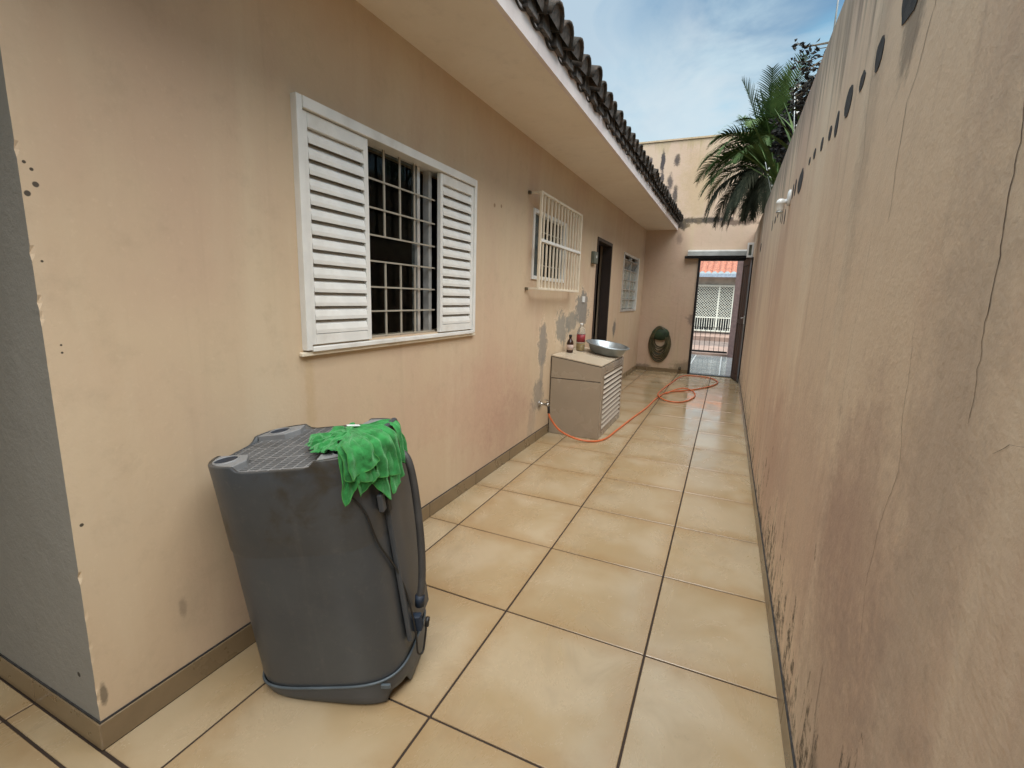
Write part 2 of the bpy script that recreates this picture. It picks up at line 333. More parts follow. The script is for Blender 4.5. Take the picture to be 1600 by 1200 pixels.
# ------------------------------------------------------------------ mesh helpers
class MB:
    def __init__(s): s.v, s.f, s.mi, s.sm = [], [], [], []; s.cur = 0
    def add(s, vs_, fs, smooth=False):
        o = len(s.v); s.v += [tuple(v) for v in vs_]
        for f in fs: s.f.append([i + o for i in f]); s.mi.append(s.cur); s.sm.append(smooth)
        return s
    def box(s, x0, x1, y0, y1, z0, z1, mat=None):
        vs_ = [(x, y, z) for x in (x0, x1) for y in (y0, y1) for z in (z0, z1)]
        if mat is not None: vs_ = [mat @ Vector(v) for v in vs_]
        return s.add(vs_, [(0, 1, 3, 2), (4, 6, 7, 5), (0, 4, 5, 1), (2, 3, 7, 6), (0, 2, 6, 4), (1, 5, 7, 3)])
    def tube(s, pts, r, seg=8, cap=True, smooth=True):
        pts = [Vector(p) for p in pts]; n = len(pts); rs = r if isinstance(r, (list, tuple)) else [r] * n
        vs_, fs = [], []; prev = None
        for i, p in enumerate(pts):
            t = (pts[min(i + 1, n - 1)] - pts[max(i - 1, 0)]); t = t.normalized() if t.length > 1e-9 else Vector((0, 0, 1))
            if prev is None: a = t.orthogonal().normalized()
            else:
                a = prev - t * prev.dot(t); a = a.normalized() if a.length > 1e-6 else t.orthogonal().normalized()
            prev = a; b = t.cross(a)
            for k in range(seg):
                an = 2 * math.pi * k / seg; vs_.append(p + (a * math.cos(an) + b * math.sin(an)) * rs[i])
        for i in range(n - 1):
            for k in range(seg):
                k2 = (k + 1) % seg; fs.append((i * seg + k, i * seg + k2, (i + 1) * seg + k2, (i + 1) * seg + k))
        if cap: fs += [tuple(range(seg))[::-1], tuple((n - 1) * seg + k for k in range(seg))]
        return s.add(vs_, fs, smooth)
    def lathe(s, prof, seg=24, mat=None, smooth=True):
        vs_, fs = [], []
        for r, z in prof:
            for k in range(seg):
                a = 2 * math.pi * k / seg; v = Vector((r * math.cos(a), r * math.sin(a), z)); vs_.append(mat @ v if mat is not None else v)
        for i in range(len(prof) - 1):
            for k in range(seg):
                k2 = (k + 1) % seg; fs.append((i * seg + k, i * seg + k2, (i + 1) * seg + k2, (i + 1) * seg + k))
        return s.add(vs_, fs, smooth)
    def prism(s, poly, d0, d1, fn=None):
        """poly list of 2d, extruded; fn maps (a,b,d)->xyz"""
        n = len(poly); vs_ = [fn(a, b, d0) for a, b in poly] + [fn(a, b, d1) for a, b in poly]
        fs = [tuple(range(n))[::-1], tuple(range(n, 2 * n))] + [(i, (i + 1) % n, n + (i + 1) % n, n + i) for i in range(n)]
        return s.add(vs_, fs)
    def mesh(s, name, mats, bevel=0, bseg=1, fix=True):
        me = D.meshes.new(name); me.from_pydata(s.v, [], s.f)
        for mt in (mats if isinstance(mats, (list, tuple)) else [mats]): me.materials.append(mt)
        for p, i, sm in zip(me.polygons, s.mi, s.sm): p.material_index = i; p.use_smooth = sm
        if bevel or fix:
            bm = bmesh.new(); bm.from_mesh(me)
            if fix: bmesh.ops.recalc_face_normals(bm, faces=bm.faces)
            if bevel:
                ed = [e for e in bm.edges if len(e.link_faces) == 2 and e.calc_face_angle(0) > .6]
                bmesh.ops.bevel(bm, geom=ed, offset=bevel, segments=bseg, affect='EDGES', profile=.5)
            bm.to_mesh(me); bm.free()
        me.update(); return me
    def obj(s, name, mats, parent=None, loc=(0, 0, 0), rot=(0, 0, 0), **k):
        return link(name, s.mesh(name, mats, **k), parent, loc, rot)

def link(name, data, parent=None, loc=(0, 0, 0), rot=(0, 0, 0)):
    o = D.objects.new(name, data); COL.objects.link(o); o.location = loc; o.rotation_euler = rot
    if parent: o.parent = parent
    return o
def tag(o, label=None, cat=None, group=None, kind=None):
    if label: o['label'] = label
    if cat: o['category'] = cat
    if group: o['group'] = group
    if kind: o['kind'] = kind
    return o
def thing(name, label, cat, loc=(0, 0, 0), rot=(0, 0, 0), group=None):
    return tag(link(name, None, None, loc, rot), label, cat, group)
def box(name, mat, x0, x1, y0, y1, z0, z1, parent=None, bevel=0, origin=True):
    c = ((x0 + x1) / 2, (y0 + y1) / 2, (z0 + z1) / 2) if origin else (0, 0, 0)
    return MB().box(x0 - c[0], x1 - c[0], y0 - c[1], y1 - c[1], z0 - c[2], z1 - c[2]).obj(name, mat, parent, c, bevel=bevel)

XL, XR = -.806, 1.060            # faces of the skirtings
WL, WR = -.814, 1.068            # wall faces
YC = -.525                       # near corner of the house
YE = 8.60                        # end wall
SZ = lambda y: 2.578 + .0145 * y   # soffit height

# ------------------------------------------------------------------ floor
floor = MB().box(-4.2, 1.25, -4.2, 8.62, -.12, -.004).obj('floor', M['grout']); tag(floor, kind='structure')
xs = [-1.2 - .6 * k for k in range(5, -1, -1)] + [-.6, 0, .6, WR]
G = .0042
tcache = {}
def tile_obj(x0, x1, y0, y1):
    x0 += G; x1 -= G; y0 += G; y1 -= G
    w, h = round(x1 - x0, 4), round(y1 - y0, 4)
    if (w, h) not in tcache:
        tcache[(w, h)] = MB().box(-w / 2, w / 2, -h / 2, h / 2, -.01, 0).mesh('floor_tile', M['tile'], bevel=.0016)
    o = link('tile', tcache[(w, h)], floor, ((x0 + x1) / 2, (y0 + y1) / 2, random.uniform(-.0006, .0004)), (random.gauss(0, .0006), random.gauss(0, .0006), 0))
for r in range(-7, 15):
    y0, y1 = .6 * r, .6 * r + .6
    for a, b in zip(xs[:-1], xs[1:]):
        if a < -.61:
            # yard in front of the house corner only
            if y0 >= YC: 
                continue
            yy1 = min(y1, YC) if b <= -.8 + 1e-6 or b <= XL else y1
            if a == -1.2:       # the column that runs under the wall face: L shape as two pieces
                if y0 < YC < y1:
                    tile_obj(a, b, y0, y1 if False else YC)   # part in front of the corner
                    tile_obj(XL - .006, b, YC + .002, y1); continue
            tile_obj(a, b, y0, yy1)
        else: tile_obj(a, b, y0, min(y1, YE))
    if y0 >= YC: tile_obj(XL - .006, -.6, y0, min(y1, YE))
# rear part of the yard floor already tiled by the loop; bare ground all round to the horizon
tag(MB().box(-120, 120, -120, 160, -.6, -.14).obj('ground', M['ground']), kind='structure')

# ------------------------------------------------------------------ walls with openings
def wall_grid(us, zs, holes, d0, d1, fn, jit=None, zfun=None):
    """solid slab over the (u,z) grid less the holes; d0 = visible face"""
    b = MB(); idx = {}
    def solid(i, j):
        if i < 0 or j < 0 or i >= len(us) - 1 or j >= len(zs) - 1: return False
        u, z = (us[i] + us[i + 1]) / 2, (zs[j] + zs[j + 1]) / 2
        return not any(h[0] < u < h[1] and h[2] < z < h[3] for h in holes)
    def V(i, j, k):
        if (i, j, k) not in idx:
            u, z, d = us[i], zs[j], (d0, d1)[k]
            if jit: u, z, d = jit(u, z, d, k)
            idx[(i, j, k)] = len(b.v); b.v.append(tuple(fn(u, z, d)))
        return idx[(i, j, k)]
    def face(q, mi=0): b.f.append(q); b.mi.append(mi); b.sm.append(False)
    for i in range(len(us) - 1):
        for j in range(len(zs) - 1):
            if not solid(i, j): continue
            face([V(i, j, 0), V(i + 1, j, 0), V(i + 1, j + 1, 0), V(i, j + 1, 0)])
            face([V(i, j, 1), V(i, j + 1, 1), V(i + 1, j + 1, 1), V(i + 1, j, 1)])
            if not solid(i - 1, j): face([V(i, j, 0), V(i, j + 1, 0), V(i, j + 1, 1), V(i, j, 1)], 1 if i == 0 else 0)
            if not solid(i + 1, j): face([V(i + 1, j, 0), V(i + 1, j, 1), V(i + 1, j + 1, 1), V(i + 1, j + 1, 0)])
            if not solid(i, j - 1): face([V(i, j, 0), V(i, j, 1), V(i + 1, j, 1), V(i + 1, j, 0)])
            if not solid(i, j + 1): face([V(i, j + 1, 0), V(i + 1, j + 1, 0), V(i + 1, j + 1, 1), V(i, j + 1, 1)])
    return b

house = thing('house', 'single-storey beige rendered house with clay tile eave along the left of the passage', 'house', (WL, YC, 0))
def hp(o): o.matrix_parent_inverse = Matrix.Translation((-WL, -YC, 0)); return o    # children keep world coordinates
def under(b_or_o, par): 
    b_or_o.parent = par; b_or_o.matrix_parent_inverse = par_world_inv(par); return b_or_o
def par_world_inv(p):
    m = Matrix.Identity(4); q = p
    chain = []
    while q: chain.append(q); q = q.parent
    for q in reversed(chain): m = m @ q.matrix_parent_inverse @ Matrix.LocRotScale(q.location, q.rotation_euler, q.scale) if q.parent else Matrix.LocRotScale(q.location, q.rotation_euler, q.scale)
    return m.inverted()

W1 = (.31, 1.69, 1.15, 2.07); W2 = (2.77, 3.63, 1.545, 2.09); DR = (4.92, 5.74, 0, 2.14); W3 = (6.62, 7.88, 1.2, 2.1)
us = sorted(set([YC + .008, YC + .016, YC + .04, YC + .3, YE] + [v for h in (W1, W2, DR, W3) for v in h[:2]]))
zs = sorted(set([round(.02 * k, 3) for k in range(0, 132)] + [v for h in (W1, W2, DR, W3) for v in h[2:]] + [2.72]))
def jit_corner(u, z, d, k):
    if k == 0 and u < YC + .012:
        n = mn.noise(Vector((z * 9, 1.3, 0))); n2 = mn.noise(Vector((z * 42, 7, 2)))
        chip = max(0, n2 - .32) * .03 + max(0, n - .3) * .006
        if z < .35: chip += max(0, n2) * .014
        return u, z, d - chip * .9
    return u, z, d
b = wall_grid(us, zs, [W1, W2, DR, W3], WL, WL - .16, lambda u, z, d: (d, u, z), jit_corner)
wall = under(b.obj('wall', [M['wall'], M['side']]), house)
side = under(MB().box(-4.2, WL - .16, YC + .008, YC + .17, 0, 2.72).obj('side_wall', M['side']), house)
tag(side, 'shaded grey rendered wall face round the corner')
# dark rooms behind the openings
b = MB()
for (y0, y1) in ((YC + .17, 2.2), (2.25, 4.1), (4.15, 6.1), (6.15, 8.55)):
    x0, x1, z0, z1 = -3.6, WL - .162, .01, 2.66
    b.add([(x0, y0, z0), (x1, y0, z0), (x1, y1, z0), (x0, y1, z0), (x0, y0, z1), (x1, y0, z1), (x1, y1, z1), (x0, y1, z1)],
          [(0, 1, 2, 3), (4, 7, 6, 5), (0, 4, 5, 1), (3, 2, 6, 7), (0, 3, 7, 4)])
rooms = under(b.obj('room_lining', M['inside'], fix=False), house)
# skirting tiles
def skirt(fn, u0, u1, par, first=None, hgt=.088):
    u = u0; k = 0
    while u < u1 - .01:
        e = min(u1, (math.floor(u / .6 + 1e-6) + 1) * .6)
        if e - u > .012:
            a = fn(u + .002, e - .002, hgt); o = box('skirting_tile', M['skirt'], *a, bevel=.0015); under(o, par)
        u = e
skirt(lambda a, b_, h: (WL + .0008, XL, a, b_, .001, h), YC, DR[0], wall)
skirt(lambda a, b_, h: (WL + .0008, XL, a, b_, .001, h), DR[1], YE - .01, wall)
skirt(lambda a, b_, h: (a, b_, YC, YC + .0072, .001, h), -4.0, XL - .0, side)
under(box('mortar_bed', M['patch'], WL + .0006, WL + .004, YC + .004, DR[0], .088, .094), wall)
under(box('mortar_bed', M['patch'], -4.0, WL + .002, YC + .004, YC + .0076, .088, .095), side)
# soffit and fascia
def strip(name, mat, prof, y0, y1, par):
    b_ = MB(); n = len(prof); vs_ = []
    for y in (y0, y1): vs_ += [(x, y, SZ(y) + z) for x, z in prof]
    b_.add(vs_, [tuple(range(n))[::-1], tuple(range(n, 2 * n))] + [(i, (i + 1) % n, n + (i + 1) % n, n + i) for i in range(n)])
    return under(b_.obj(name, mat), par)
strip('soffit', M['soffit'], [(-.995, 0), (-.272, 0), (-.272, .05), (-.995, .05)], YC - .25, YE, house)
strip('fascia', M['fascia'], [(-.271, -.012), (-.246, -.012), (-.246, .105), (-.271, .105)], YC - .25, YE, house)
roof = strip('roof', M['clay'], [(-.272, .052), (-.24, .107), (-.24, .125), (-4.4, 1.28), (-4.4, 1.2)], YC - .25, YE, house)
# clay tiles: covers and pans, each an object
def halftile(r0, r1, L, cover=True, seg=9, th=.013):
    b_ = MB(); vs_ = []
    for (x, r) in ((0, r0), (L, r1)):
        for rr in (r, r - th):
            for k in range(seg):
                a = math.pi * k / (seg - 1); z = math.sin(a) * rr * (1 if cover else -.7); vs_.append((-x, math.cos(a) * rr, z))
    f = []
    for k in range(seg - 1):
        f += [(k, k + 1, 2 * seg + k + 1, 2 * seg + k), (seg + k, 3 * seg + k, 3 * seg + k + 1, seg + k + 1), (k, seg + k, seg + k + 1, k + 1), (2 * seg + k, 2 * seg + k + 1, 3 * seg + k + 1, 3 * seg + k)]
    f += [(0, 2 * seg, 3 * seg, seg), (seg - 1, 2 * seg - 1, 4 * seg - 1, 3 * seg - 1)]
    b_.add(vs_, f, True)
    if cover:
        b_.cur = 1; n_ = seg; xx = -.018
        b_.add([(xx, math.cos(math.pi * k / (seg - 1)) * (r0 - th) * .99, math.sin(math.pi * k / (seg - 1)) * (r0 - th) * .99) for k in range(seg)], [tuple(range(seg))])
    return b_.mesh('roof_tile', [M['clay'], M['mortar']], fix=False)
M['mortar'] = simple('tile_mortar_dark', (.10, .085, .075), .95, scale=30, var=.5, bump=.6, dirt=((.02, .018, .015), .8))
cov, pan = halftile(.090, .072, .42), halftile(.088, .075, .42, False)
pitch = .192; sl = math.atan2(1.155, 4.16); nT = int((YE - YC + .2) / pitch)
for row in range(2):
    for k in range(nT):
        y = YC - .12 + k * pitch
        for kind, me in ((0, pan), (1, cov)):
            if row == 1 and kind == 0: continue
            yy = y + (pitch / 2 if kind else 0) + random.gauss(0, .006)
            x = -.172 - row * .36 + random.gauss(0, .009) - (.05 if kind == 0 else 0)
            z = SZ(yy) + .070 + (.058 if kind else .075) + row * .10 + random.gauss(0, .004) - (.02 if kind == 0 else 0)
            if row == 1: z += .03
            o = link('roof_tile', me, None, (x, yy, z), (random.gauss(0, .04), sl + random.gauss(0, .02), random.gauss(0, .03)))
            under(o, roof)
# mortar packing under the cover tiles
b = MB()
for k in range(nT):
    y = YC - .12 + k * pitch + pitch / 2
    b.add([(-.215 + random.uniform(-.01, .01), y - .062, SZ(y) + .085), (-.215, y + .062, SZ(y) + .085), (-.225, y + .035, SZ(y) + .19), (-.225, y - .035, SZ(y) + .19),
           (-.4, y - .062, SZ(y) + .12), (-.4, y + .062, SZ(y) + .12), (-.4, y + .035, SZ(y) + .22), (-.4, y - .035, SZ(y) + .22)],
          [(0, 1, 2, 3), (1, 5, 6, 2), (4, 0, 3, 7), (3, 2, 6, 7), (0, 4, 5, 1)])
under(b.obj('tile_mortar', M['mortar']), roof)
strip('mortar_bed', M['mortar'], [(-.262, .1075), (-.238, .1075), (-.232, .135), (-.25, .165), (-.30, .19)], YC - .25, YE, roof)

# ---- window 1: louvred sliding shutters
def bars(name, mat, par, x, lines, w=.012, t=.006, bevel=0):
    """lines: (y0,y1,z0,z1) centre line rectangles already sized"""
    for (y0, y1, z0, z1) in lines: under(box(name, mat, x - t, x, y0, y1, z0, z1, bevel=bevel), par)
win = under(box('window', M['white'], WL - .09, WL + .03, .29, .318, 1.128, 2.095, bevel=.002), house)   # left jamb is the carrying piece
tag(win, 'large white window with louvred sliding shutters half open')
under(box('frame', M['white'], WL - .09, WL + .03, 1.682, 1.71, 1.128, 2.095, bevel=.002), win)
under(box('frame', M['white'], WL - .09, WL + .034, .3185, 1.6815, 2.052, 2.094, bevel=.002), win)
under(box('frame', M['white'], WL - .09, WL + .034, .3185, 1.6815, 1.122, 1.142, bevel=.002), win)
under(box('track', M['alu'], WL - .085, WL - .004, .3185, 1.6815, 1.1425, 1.149), win)
def shutter(y0, y1, xf):
    z0, z1 = 1.15, 2.048
    for a in ((y0, y0 + .028, z0, z1), (y1 - .028, y1, z0, z1), (y0 + .0285, y1 - .0285, z1 - .055, z1), (y0 + .0285, y1 - .0285, z0, z0 + .042)):
        under(box('shutter_frame', M['white'], xf - .024, xf, *a, bevel=.0015), win)
    n = 14; ph = (z1 - .056 - z0 - .043) / n
    for k in range(n):
        zc = z0 + .043 + ph * (k + .5)
        prof = [(-.024, .030), (-.020, .031), (.001, .010), (.007, -.012), (.007, -.027), (.004, -.027), (.003, -.012), (-.004, .008)]
        b_ = MB().prism(prof, -(y1 - y0) / 2 + .029, (y1 - y0) / 2 - .029, lambda a, c, d: (a, d, c))
        under(b_.obj('slat', M['white'], None, (xf - .006, (y0 + y1) / 2, zc)), win)
    under(box('shutter_back', M['bar'], xf - .034, xf - .03, y0 + .02, y1 - .02, z0 + .02, z1 - .02), win)
shutter(.3195, .69, WL + .020)
shutter(1.293, 1.681, WL + .020)
gx = WL - .028
for y in (.735, .86, .985, 1.11):
    bars('bar', M['bar'], win, gx, [(y - .006, y + .006, 1.644, 2.0515), (y - .006, y + .006, 1.150, 1.522)])
for z in (1.90, 1.77, 1.644, 1.522, 1.398, 1.28, 1.157):
    bars('crossbar', M['bar'], win, gx + .0055, [(.68, 1.30, z - .004, z + .004)], t=.005)
under(box('mullion', M['alu'], WL - .075, WL - .036, 1.145, 1.17, 1.15, 2.05), win)
under(box('mullion', M['alu'], WL - .075, WL - .036, 1.255, 1.285, 1.15, 2.05), win)
under(box('pane', M['glass'], WL - .058, WL - .054, .33, 1.144, 1.152, 2.05), win)
under(box('sill', M['cream'], WL + .0006, WL + .022, .27, 1.73, 1.104, 1.1215, bevel=.003), win)

# ---- window 2 behind a cage grille
w2 = under(box('window', M['white'], WL - .05, WL + .012, W2[0] - .02, W2[0] + .012, W2[2] - .02, W2[3] + .02, bevel=.002), house)
tag(w2, 'small window behind a projecting cream cage grille')
for a in ((W2[1] - .012, W2[1] + .02, W2[2] - .02, W2[3] + .02), (W2[0] + .0125, W2[1] - .0125, W2[3] - .012, W2[3] + .02), (W2[0] + .0125, W2[1] - .0125, W2[2] - .02, W2[2] + .012)):
    under(box('frame', M['white'], WL - .05, WL + .012, *a, bevel=.002), w2)
under(box('pane', M['tealglass'], WL - .03, WL - .02, W2[0] + .013, 2.93, W2[2] + .013, W2[3] - .013), w2)
under(box('pane', M['glass'], WL - .045, WL - .041, 2.935, W2[1] - .013, W2[2] + .013, W2[3] - .013), w2)
for k in range(6):
    y = 2.97 + k * .108
    under(box('bar', M['bar'], WL - .036, WL - .026, y - .006, y + .006, W2[2] + .013, W2[3] - .013), w2)
for z in (1.66, 1.95): under(box('crossbar', M['bar'], WL - .0255, WL - .02, 2.935, W2[1] - .013, z - .005, z + .005), w2)
ca = under(box('window_cage', M['cream'], -.722, -.70, 2.655, 2.675, 1.435, 2.222, bevel=.002), house)
Y0, Y1, Z0, Z1, XF = 2.655, 3.835, 1.435, 2.222, -.70
under(box('cage_frame', M['cream'], XF - .022, XF, Y1 - .02, Y1, Z0, Z1, bevel=.002), ca)
for z in (Z0, Z1 - .02): under(box('cage_frame', M['cream'], XF - .022, XF, Y0 + .0205, Y1 - .0205, z, z + .02, bevel=.002), ca)
under(box('cage_frame', M['white'], XF - .026, XF + .004, Y0 + .0205, Y1 - .0205, 1.825, 1.85, bevel=.002), ca)
n = 12
for k in range(n):
    y = Y0 + (Y1 - Y0) * (k + 1) / (n + 1)
    for a, c in ((Z0 + .0205, 1.8245), (1.8505, Z1 - .0205)): under(box('bar', M['cream'], XF - .018, XF - .006, y - .006, y + .006, a, c), ca)
for y in (Y0 + .01, Y1 - .01):
    for z in (Z0 + .01, Z1 - .01):
        under(box('stay', M['cream'], WL, XF - .0225, y - .008, y + .008, z - .008, z + .008), ca)
    for k in range(3):
        pass
# anchor rust cups
for y, z in ((2.64, 1.442), (2.64, 2.21)): under(box('anchor', M['stem'], WL + .0008, WL + .02, y - .02, y + .01, z - .014, z + .01), ca)

# ---- doorway
dw = under(box('door_frame', M['wood'], WL - .12, WL + .012, DR[0], DR[0] + .035, 0.001, DR[3]), house)
under(box('jamb', M['wood'], WL - .12, WL + .012, DR[1] - .035, DR[1], 0.001, DR[3]), dw)
under(box('lintel', M['wood'], WL - .12, WL + .012, DR[0] + .0355, DR[1] - .0355, DR[3] - .04, DR[3]), dw)
under(box('threshold', M['ctile'], WL - .16, WL + .006, DR[0] + .0355, DR[1] - .0355, .002, .03), dw)
b = MB().box(-.02, .02, 0, .74, .02, 2.09)
lf = b.obj('door', M['wood'], None, (WL - .13, DR[0] + .045, 0), (0, 0, R(82))); under(lf, house); tag(lf, 'dark wooden kitchen door standing open inwards')
# ---- window 3
w3 = under(box('window', M['alu'], WL - .05, WL + .014, W3[0] - .015, W3[0] + .02, W3[2] - .015, W3[3] + .015, bevel=.002), house)
tag(w3, 'grey awning window of frosted panes near the far corner')
under(box('frame', M['white'], WL - .05, WL + .03, W3[1] - .035, W3[1] + .015, W3[2] - .015, W3[3] + .015, bevel=.002), w3)
for a in ((W3[0] + .0205, W3[1] - .0355, W3[3] - .02, W3[3] + .015), (W3[0] + .0205, W3[1] - .0355, W3[2] - .015, W3[2] + .02)): under(box('frame', M['alu'], WL - .05, WL + .014, *a), w3)
ym = (W3[0] + W3[1]) / 2
under(box('mullion', M['alu'], WL - .04, WL + .006, ym - .018, ym + .018, W3[2] + .021, W3[3] - .021), w3)
for j in range(5):
    za = W3[2] + .03 + j * (.84 / 5.3); zb = za + .84 / 5.3 - .012
    for (a, c) in ((W3[0] + .025, ym - .022), (ym + .022, W3[1] - .04)):
        mid = (a + c) / 2
        b_ = MB().box(-.003, .003, -(c - a) / 2, (c - a) / 2, -(zb - za) / 2, (zb - za) / 2)
        under(b_.obj('pane', M['frost'] if j < 4 else M['tealglass'], None, (WL - .02, mid, (za + zb) / 2), (0, R(random.uniform(3, 9)) if j < 4 else R(30), 0)), w3)
        for yy in (a + (c - a) * .5,):
            under(box('glazing_bar', M['bar'], WL - .008, WL - .002, yy - .006, yy + .006, za, zb), w3)
    under(box('crossbar', M['alu'], WL - .014, WL + .004, W3[0] + .0205, ym - .019, zb + .001, zb + .011), w3)
    under(box('crossbar', M['alu'], WL - .014, WL + .004, ym + .019, W3[1] - .0355, zb + .001, zb + .011), w3)

# ------------------------------------------------------------------ right boundary wall
bw = thing('boundary_wall', 'tall stained pinkish boundary wall with cracks and a row of dark holes, on the right', 'wall', (WR, 0, 0))
zsr = [0, 2.56, 2.64]
b = MB(); nseg = 90; HT = []
for i in range(nseg + 1):
    y = -4.2 + (YE + 4.2) * i / nseg
    HT.append((y, 2.635 + .006 * mn.noise(Vector((y * 1.7, 0, 3))) + .004 * mn.noise(Vector((y * 9, 4, 3)))))
vs_ = []
for y, h in HT: vs_ += [(WR, y, 0), (WR, y, h - .02), (WR + .012, y, h), (WR + .17, y, h - .004), (WR + .18, y, 0)]
fs = []
for i in range(nseg):
    for k in range(4): fs.append((5 * i + k, 5 * i + k + 1, 5 * i + k + 6, 5 * i + k + 5))
fs += [(0, 1, 2, 3, 4), tuple(5 * nseg + k for k in range(5))[::-1]]
b.add(vs_, fs); rw = under(b.obj('wall_panel', M['rwall']), bw)
y = -4.2
while y < YE - .01:
    e = min(YE - .004, (math.floor((y + .12) / .6 + 1e-6) + 1) * .6 - .12)
    o = box('skirting_tile', M['skirt'], XR, WR - .0008, y + .002, e - .002, .001, .088, bevel=.0015); under(o, rw); y = e
under(box('mortar_bed', M['patch'], WR - .006, WR - .0006, -4.2, YE - .004, .088, .094), rw)
def blotch(cy_, cz, ry, rz, seed, n=26):
    pts = []
    for k in range(n):
        a = 2 * math.pi * k / n; q = 1 + .16 * mn.noise(Vector((math.cos(a) * 1.5 + seed, math.sin(a) * 1.5, seed))) + .1 * mn.noise(Vector((math.cos(a) * 5, math.sin(a) * 5 + seed, 1)))
        pts.append((cy_ + math.cos(a) * ry * q, cz + math.sin(a) * rz * q))
    return pts
ov = [(.34, 2.10, .09, .075), (.595, 2.06, .04, .042), (.785, 2.065, .035, .026), (.98, 2.072, .055, .050), (1.165, 2.058, .032, .046), (1.305, 2.07, .035, .028), (1.505, 2.083, .032, .028), (1.72, 2.10, .035, .024),
      (1.885, 2.108, .03, .018), (2.2, 2.078, .11, .062), (2.45, 2.10, .035, .05), (2.58, 2.10, .03, .045), (2.95, 2.0, .03, .05), (3.66, 2.125, .05, .02), (3.9, 2.12, .06, .03), (4.2, 2.115, .03, .05), (5.95, 2.09, .1, .06), (3.15, 2.03, .02, .05), (3.3, 2.05, .02, .04)]
for i, (a, c, ry, rz) in enumerate(ov):
    b_ = MB().prism(blotch(0, 0, ry, rz, i * 3.1), 0, .0018, lambda p, q, d: (-d, p, q))
    under(b_.obj('mortar_patch', M['patch'], None, (WR - .0002, a, c)), rw)
def crack(pts, w, seed, wall_x=WR, par=rw, branch=True):
    P = []
    for i in range(len(pts) - 1):
        (a, c), (d, e) = pts[i], pts[i + 1]; L = math.hypot(d - a, e - c); n_ = max(2, int(L / .012))
        for k in range(n_):
            t = k / n_; P.append((a + (d - a) * t, c + (e - c) * t))
    P.append(pts[-1]); vs_, fs = [], []
    N_ = len(P)
    for i, (a, c) in enumerate(P):
        j1 = .014 * mn.noise(Vector((i * .11, seed, 0))) + .007 * mn.noise(Vector((i * .6, seed, 5)))
        tw = w * 1.0 * (.35 + .65 * math.sin(math.pi * min(1, max(0, i / (N_ - 1)))) ** .5) * (.6 + .8 * abs(mn.noise(Vector((i * .35, seed, 9)))))
        vs_ += [(wall_x - .0007, a + j1 - tw / 2, c), (wall_x - .0007, a + j1 + tw / 2, c)]
        if i: fs.append((2 * i - 2, 2 * i - 1, 2 * i + 1, 2 * i))
    o = MB().add(vs_, fs).obj('crack', M['crack'], fix=False); under(o, par)
crack([(.16, 2.63), (.158, 1.97), (.2, 1.86), (.244, 1.815), (.236, 1.56)], .0032, 1)
crack([(-.27, 2.2), (-.281, 1.669), (-.306, 1.443), (-.314, 1.225)], .0028, 2)
crack([(.25, 2.06), (.28, 1.9), (.36, 1.86), (.42, 1.80)], .0018, 3)
crack([(.62, 2.5), (.66, 2.0), (.6, 1.8), (.63, 1.62)], .0022, 4)
crack([(1.1, 2.55), (1.2, 2.2), (1.15, 2.14)], .004, 5)
crack([(1.0, 2.0), (.96, 1.8), (.99, 1.62), (1.05, 1.5)], .0022, 6)
crack([(.1, .22), (.147, .38), (.15, .5)], .003, 7)
crack([(-.47, 1.235), (-.42, 1.225), (-.39, 1.205)], .002, 8)
crack([(3.3, 1.85), (3.45, 1.55), (3.4, 1.3)], .004, 9)
crack([(1.7, 2.45), (1.8, 2.0), (1.75, 1.75)], .0025, 10)
crack([(2.6, 2.5), (2.75, 2.2), (2.7, 1.9)], .004, 11)
crack([(.36, 1.24), (.3, 1.235), (.24, 1.25)], .0014, 12)
crack([(.9, 1.32), (.78, 1.34), (.7, 1.33)], .0014, 13)
crack([(-.05, 1.35), (-.1, 1.1), (-.04, .85), (-.08, .7)], .0014, 14)
crack([(.35, 1.6), (.4, 1.2), (.37, .95)], .0012, 15)

# ------------------------------------------------------------------ end wall with the gate opening
ew = thing('end_wall', 'high stained rendered wall closing the far end above the gate', 'wall', (0, YE, 0))
GX0, GX1, GZ = .20, .97, 2.17
b = wall_grid([-4.4, GX0, GX1, 3.6], [0, GZ, 2.6, 4.27], [(GX0, GX1, 0, GZ)], YE, YE + .2, lambda u, z, d: (u, d, z))
ewp = under(b.obj('wall_panel', M['ewall']), ew)
under(box('coping', M['ewall'], -4.4, 3.6, YE - .02, YE + .22, 4.272, 4.30), ewp)
u = -.6
for a, c in ((XL + .002, -.6), (-.6, 0), (0, GX0 - .03)):
    under(box('skirting_tile', M['skirt'], a + .002, c - .002, YE - .008, YE - .0008, .001, .07), ewp)
# lintel canopy
cn = thing('gate_canopy', 'grey metal strip canopy over the gate opening in the far wall', 'canopy', (.5, YE, 2.2))
b = MB().prism([(YE - .001, 2.33), (YE - .10, 2.31), (YE - .13, 2.29), (YE - .13, 2.215), (YE - .001, 2.215)], -.02, 1.03, lambda a, c, d: (d, a, c))
under(b.obj('sheet', M['galv']), cn)
under(box('track', M['blackmetal'], -.07, 1.02, YE - .10, YE - .002, 2.172, 2.2125), cn)
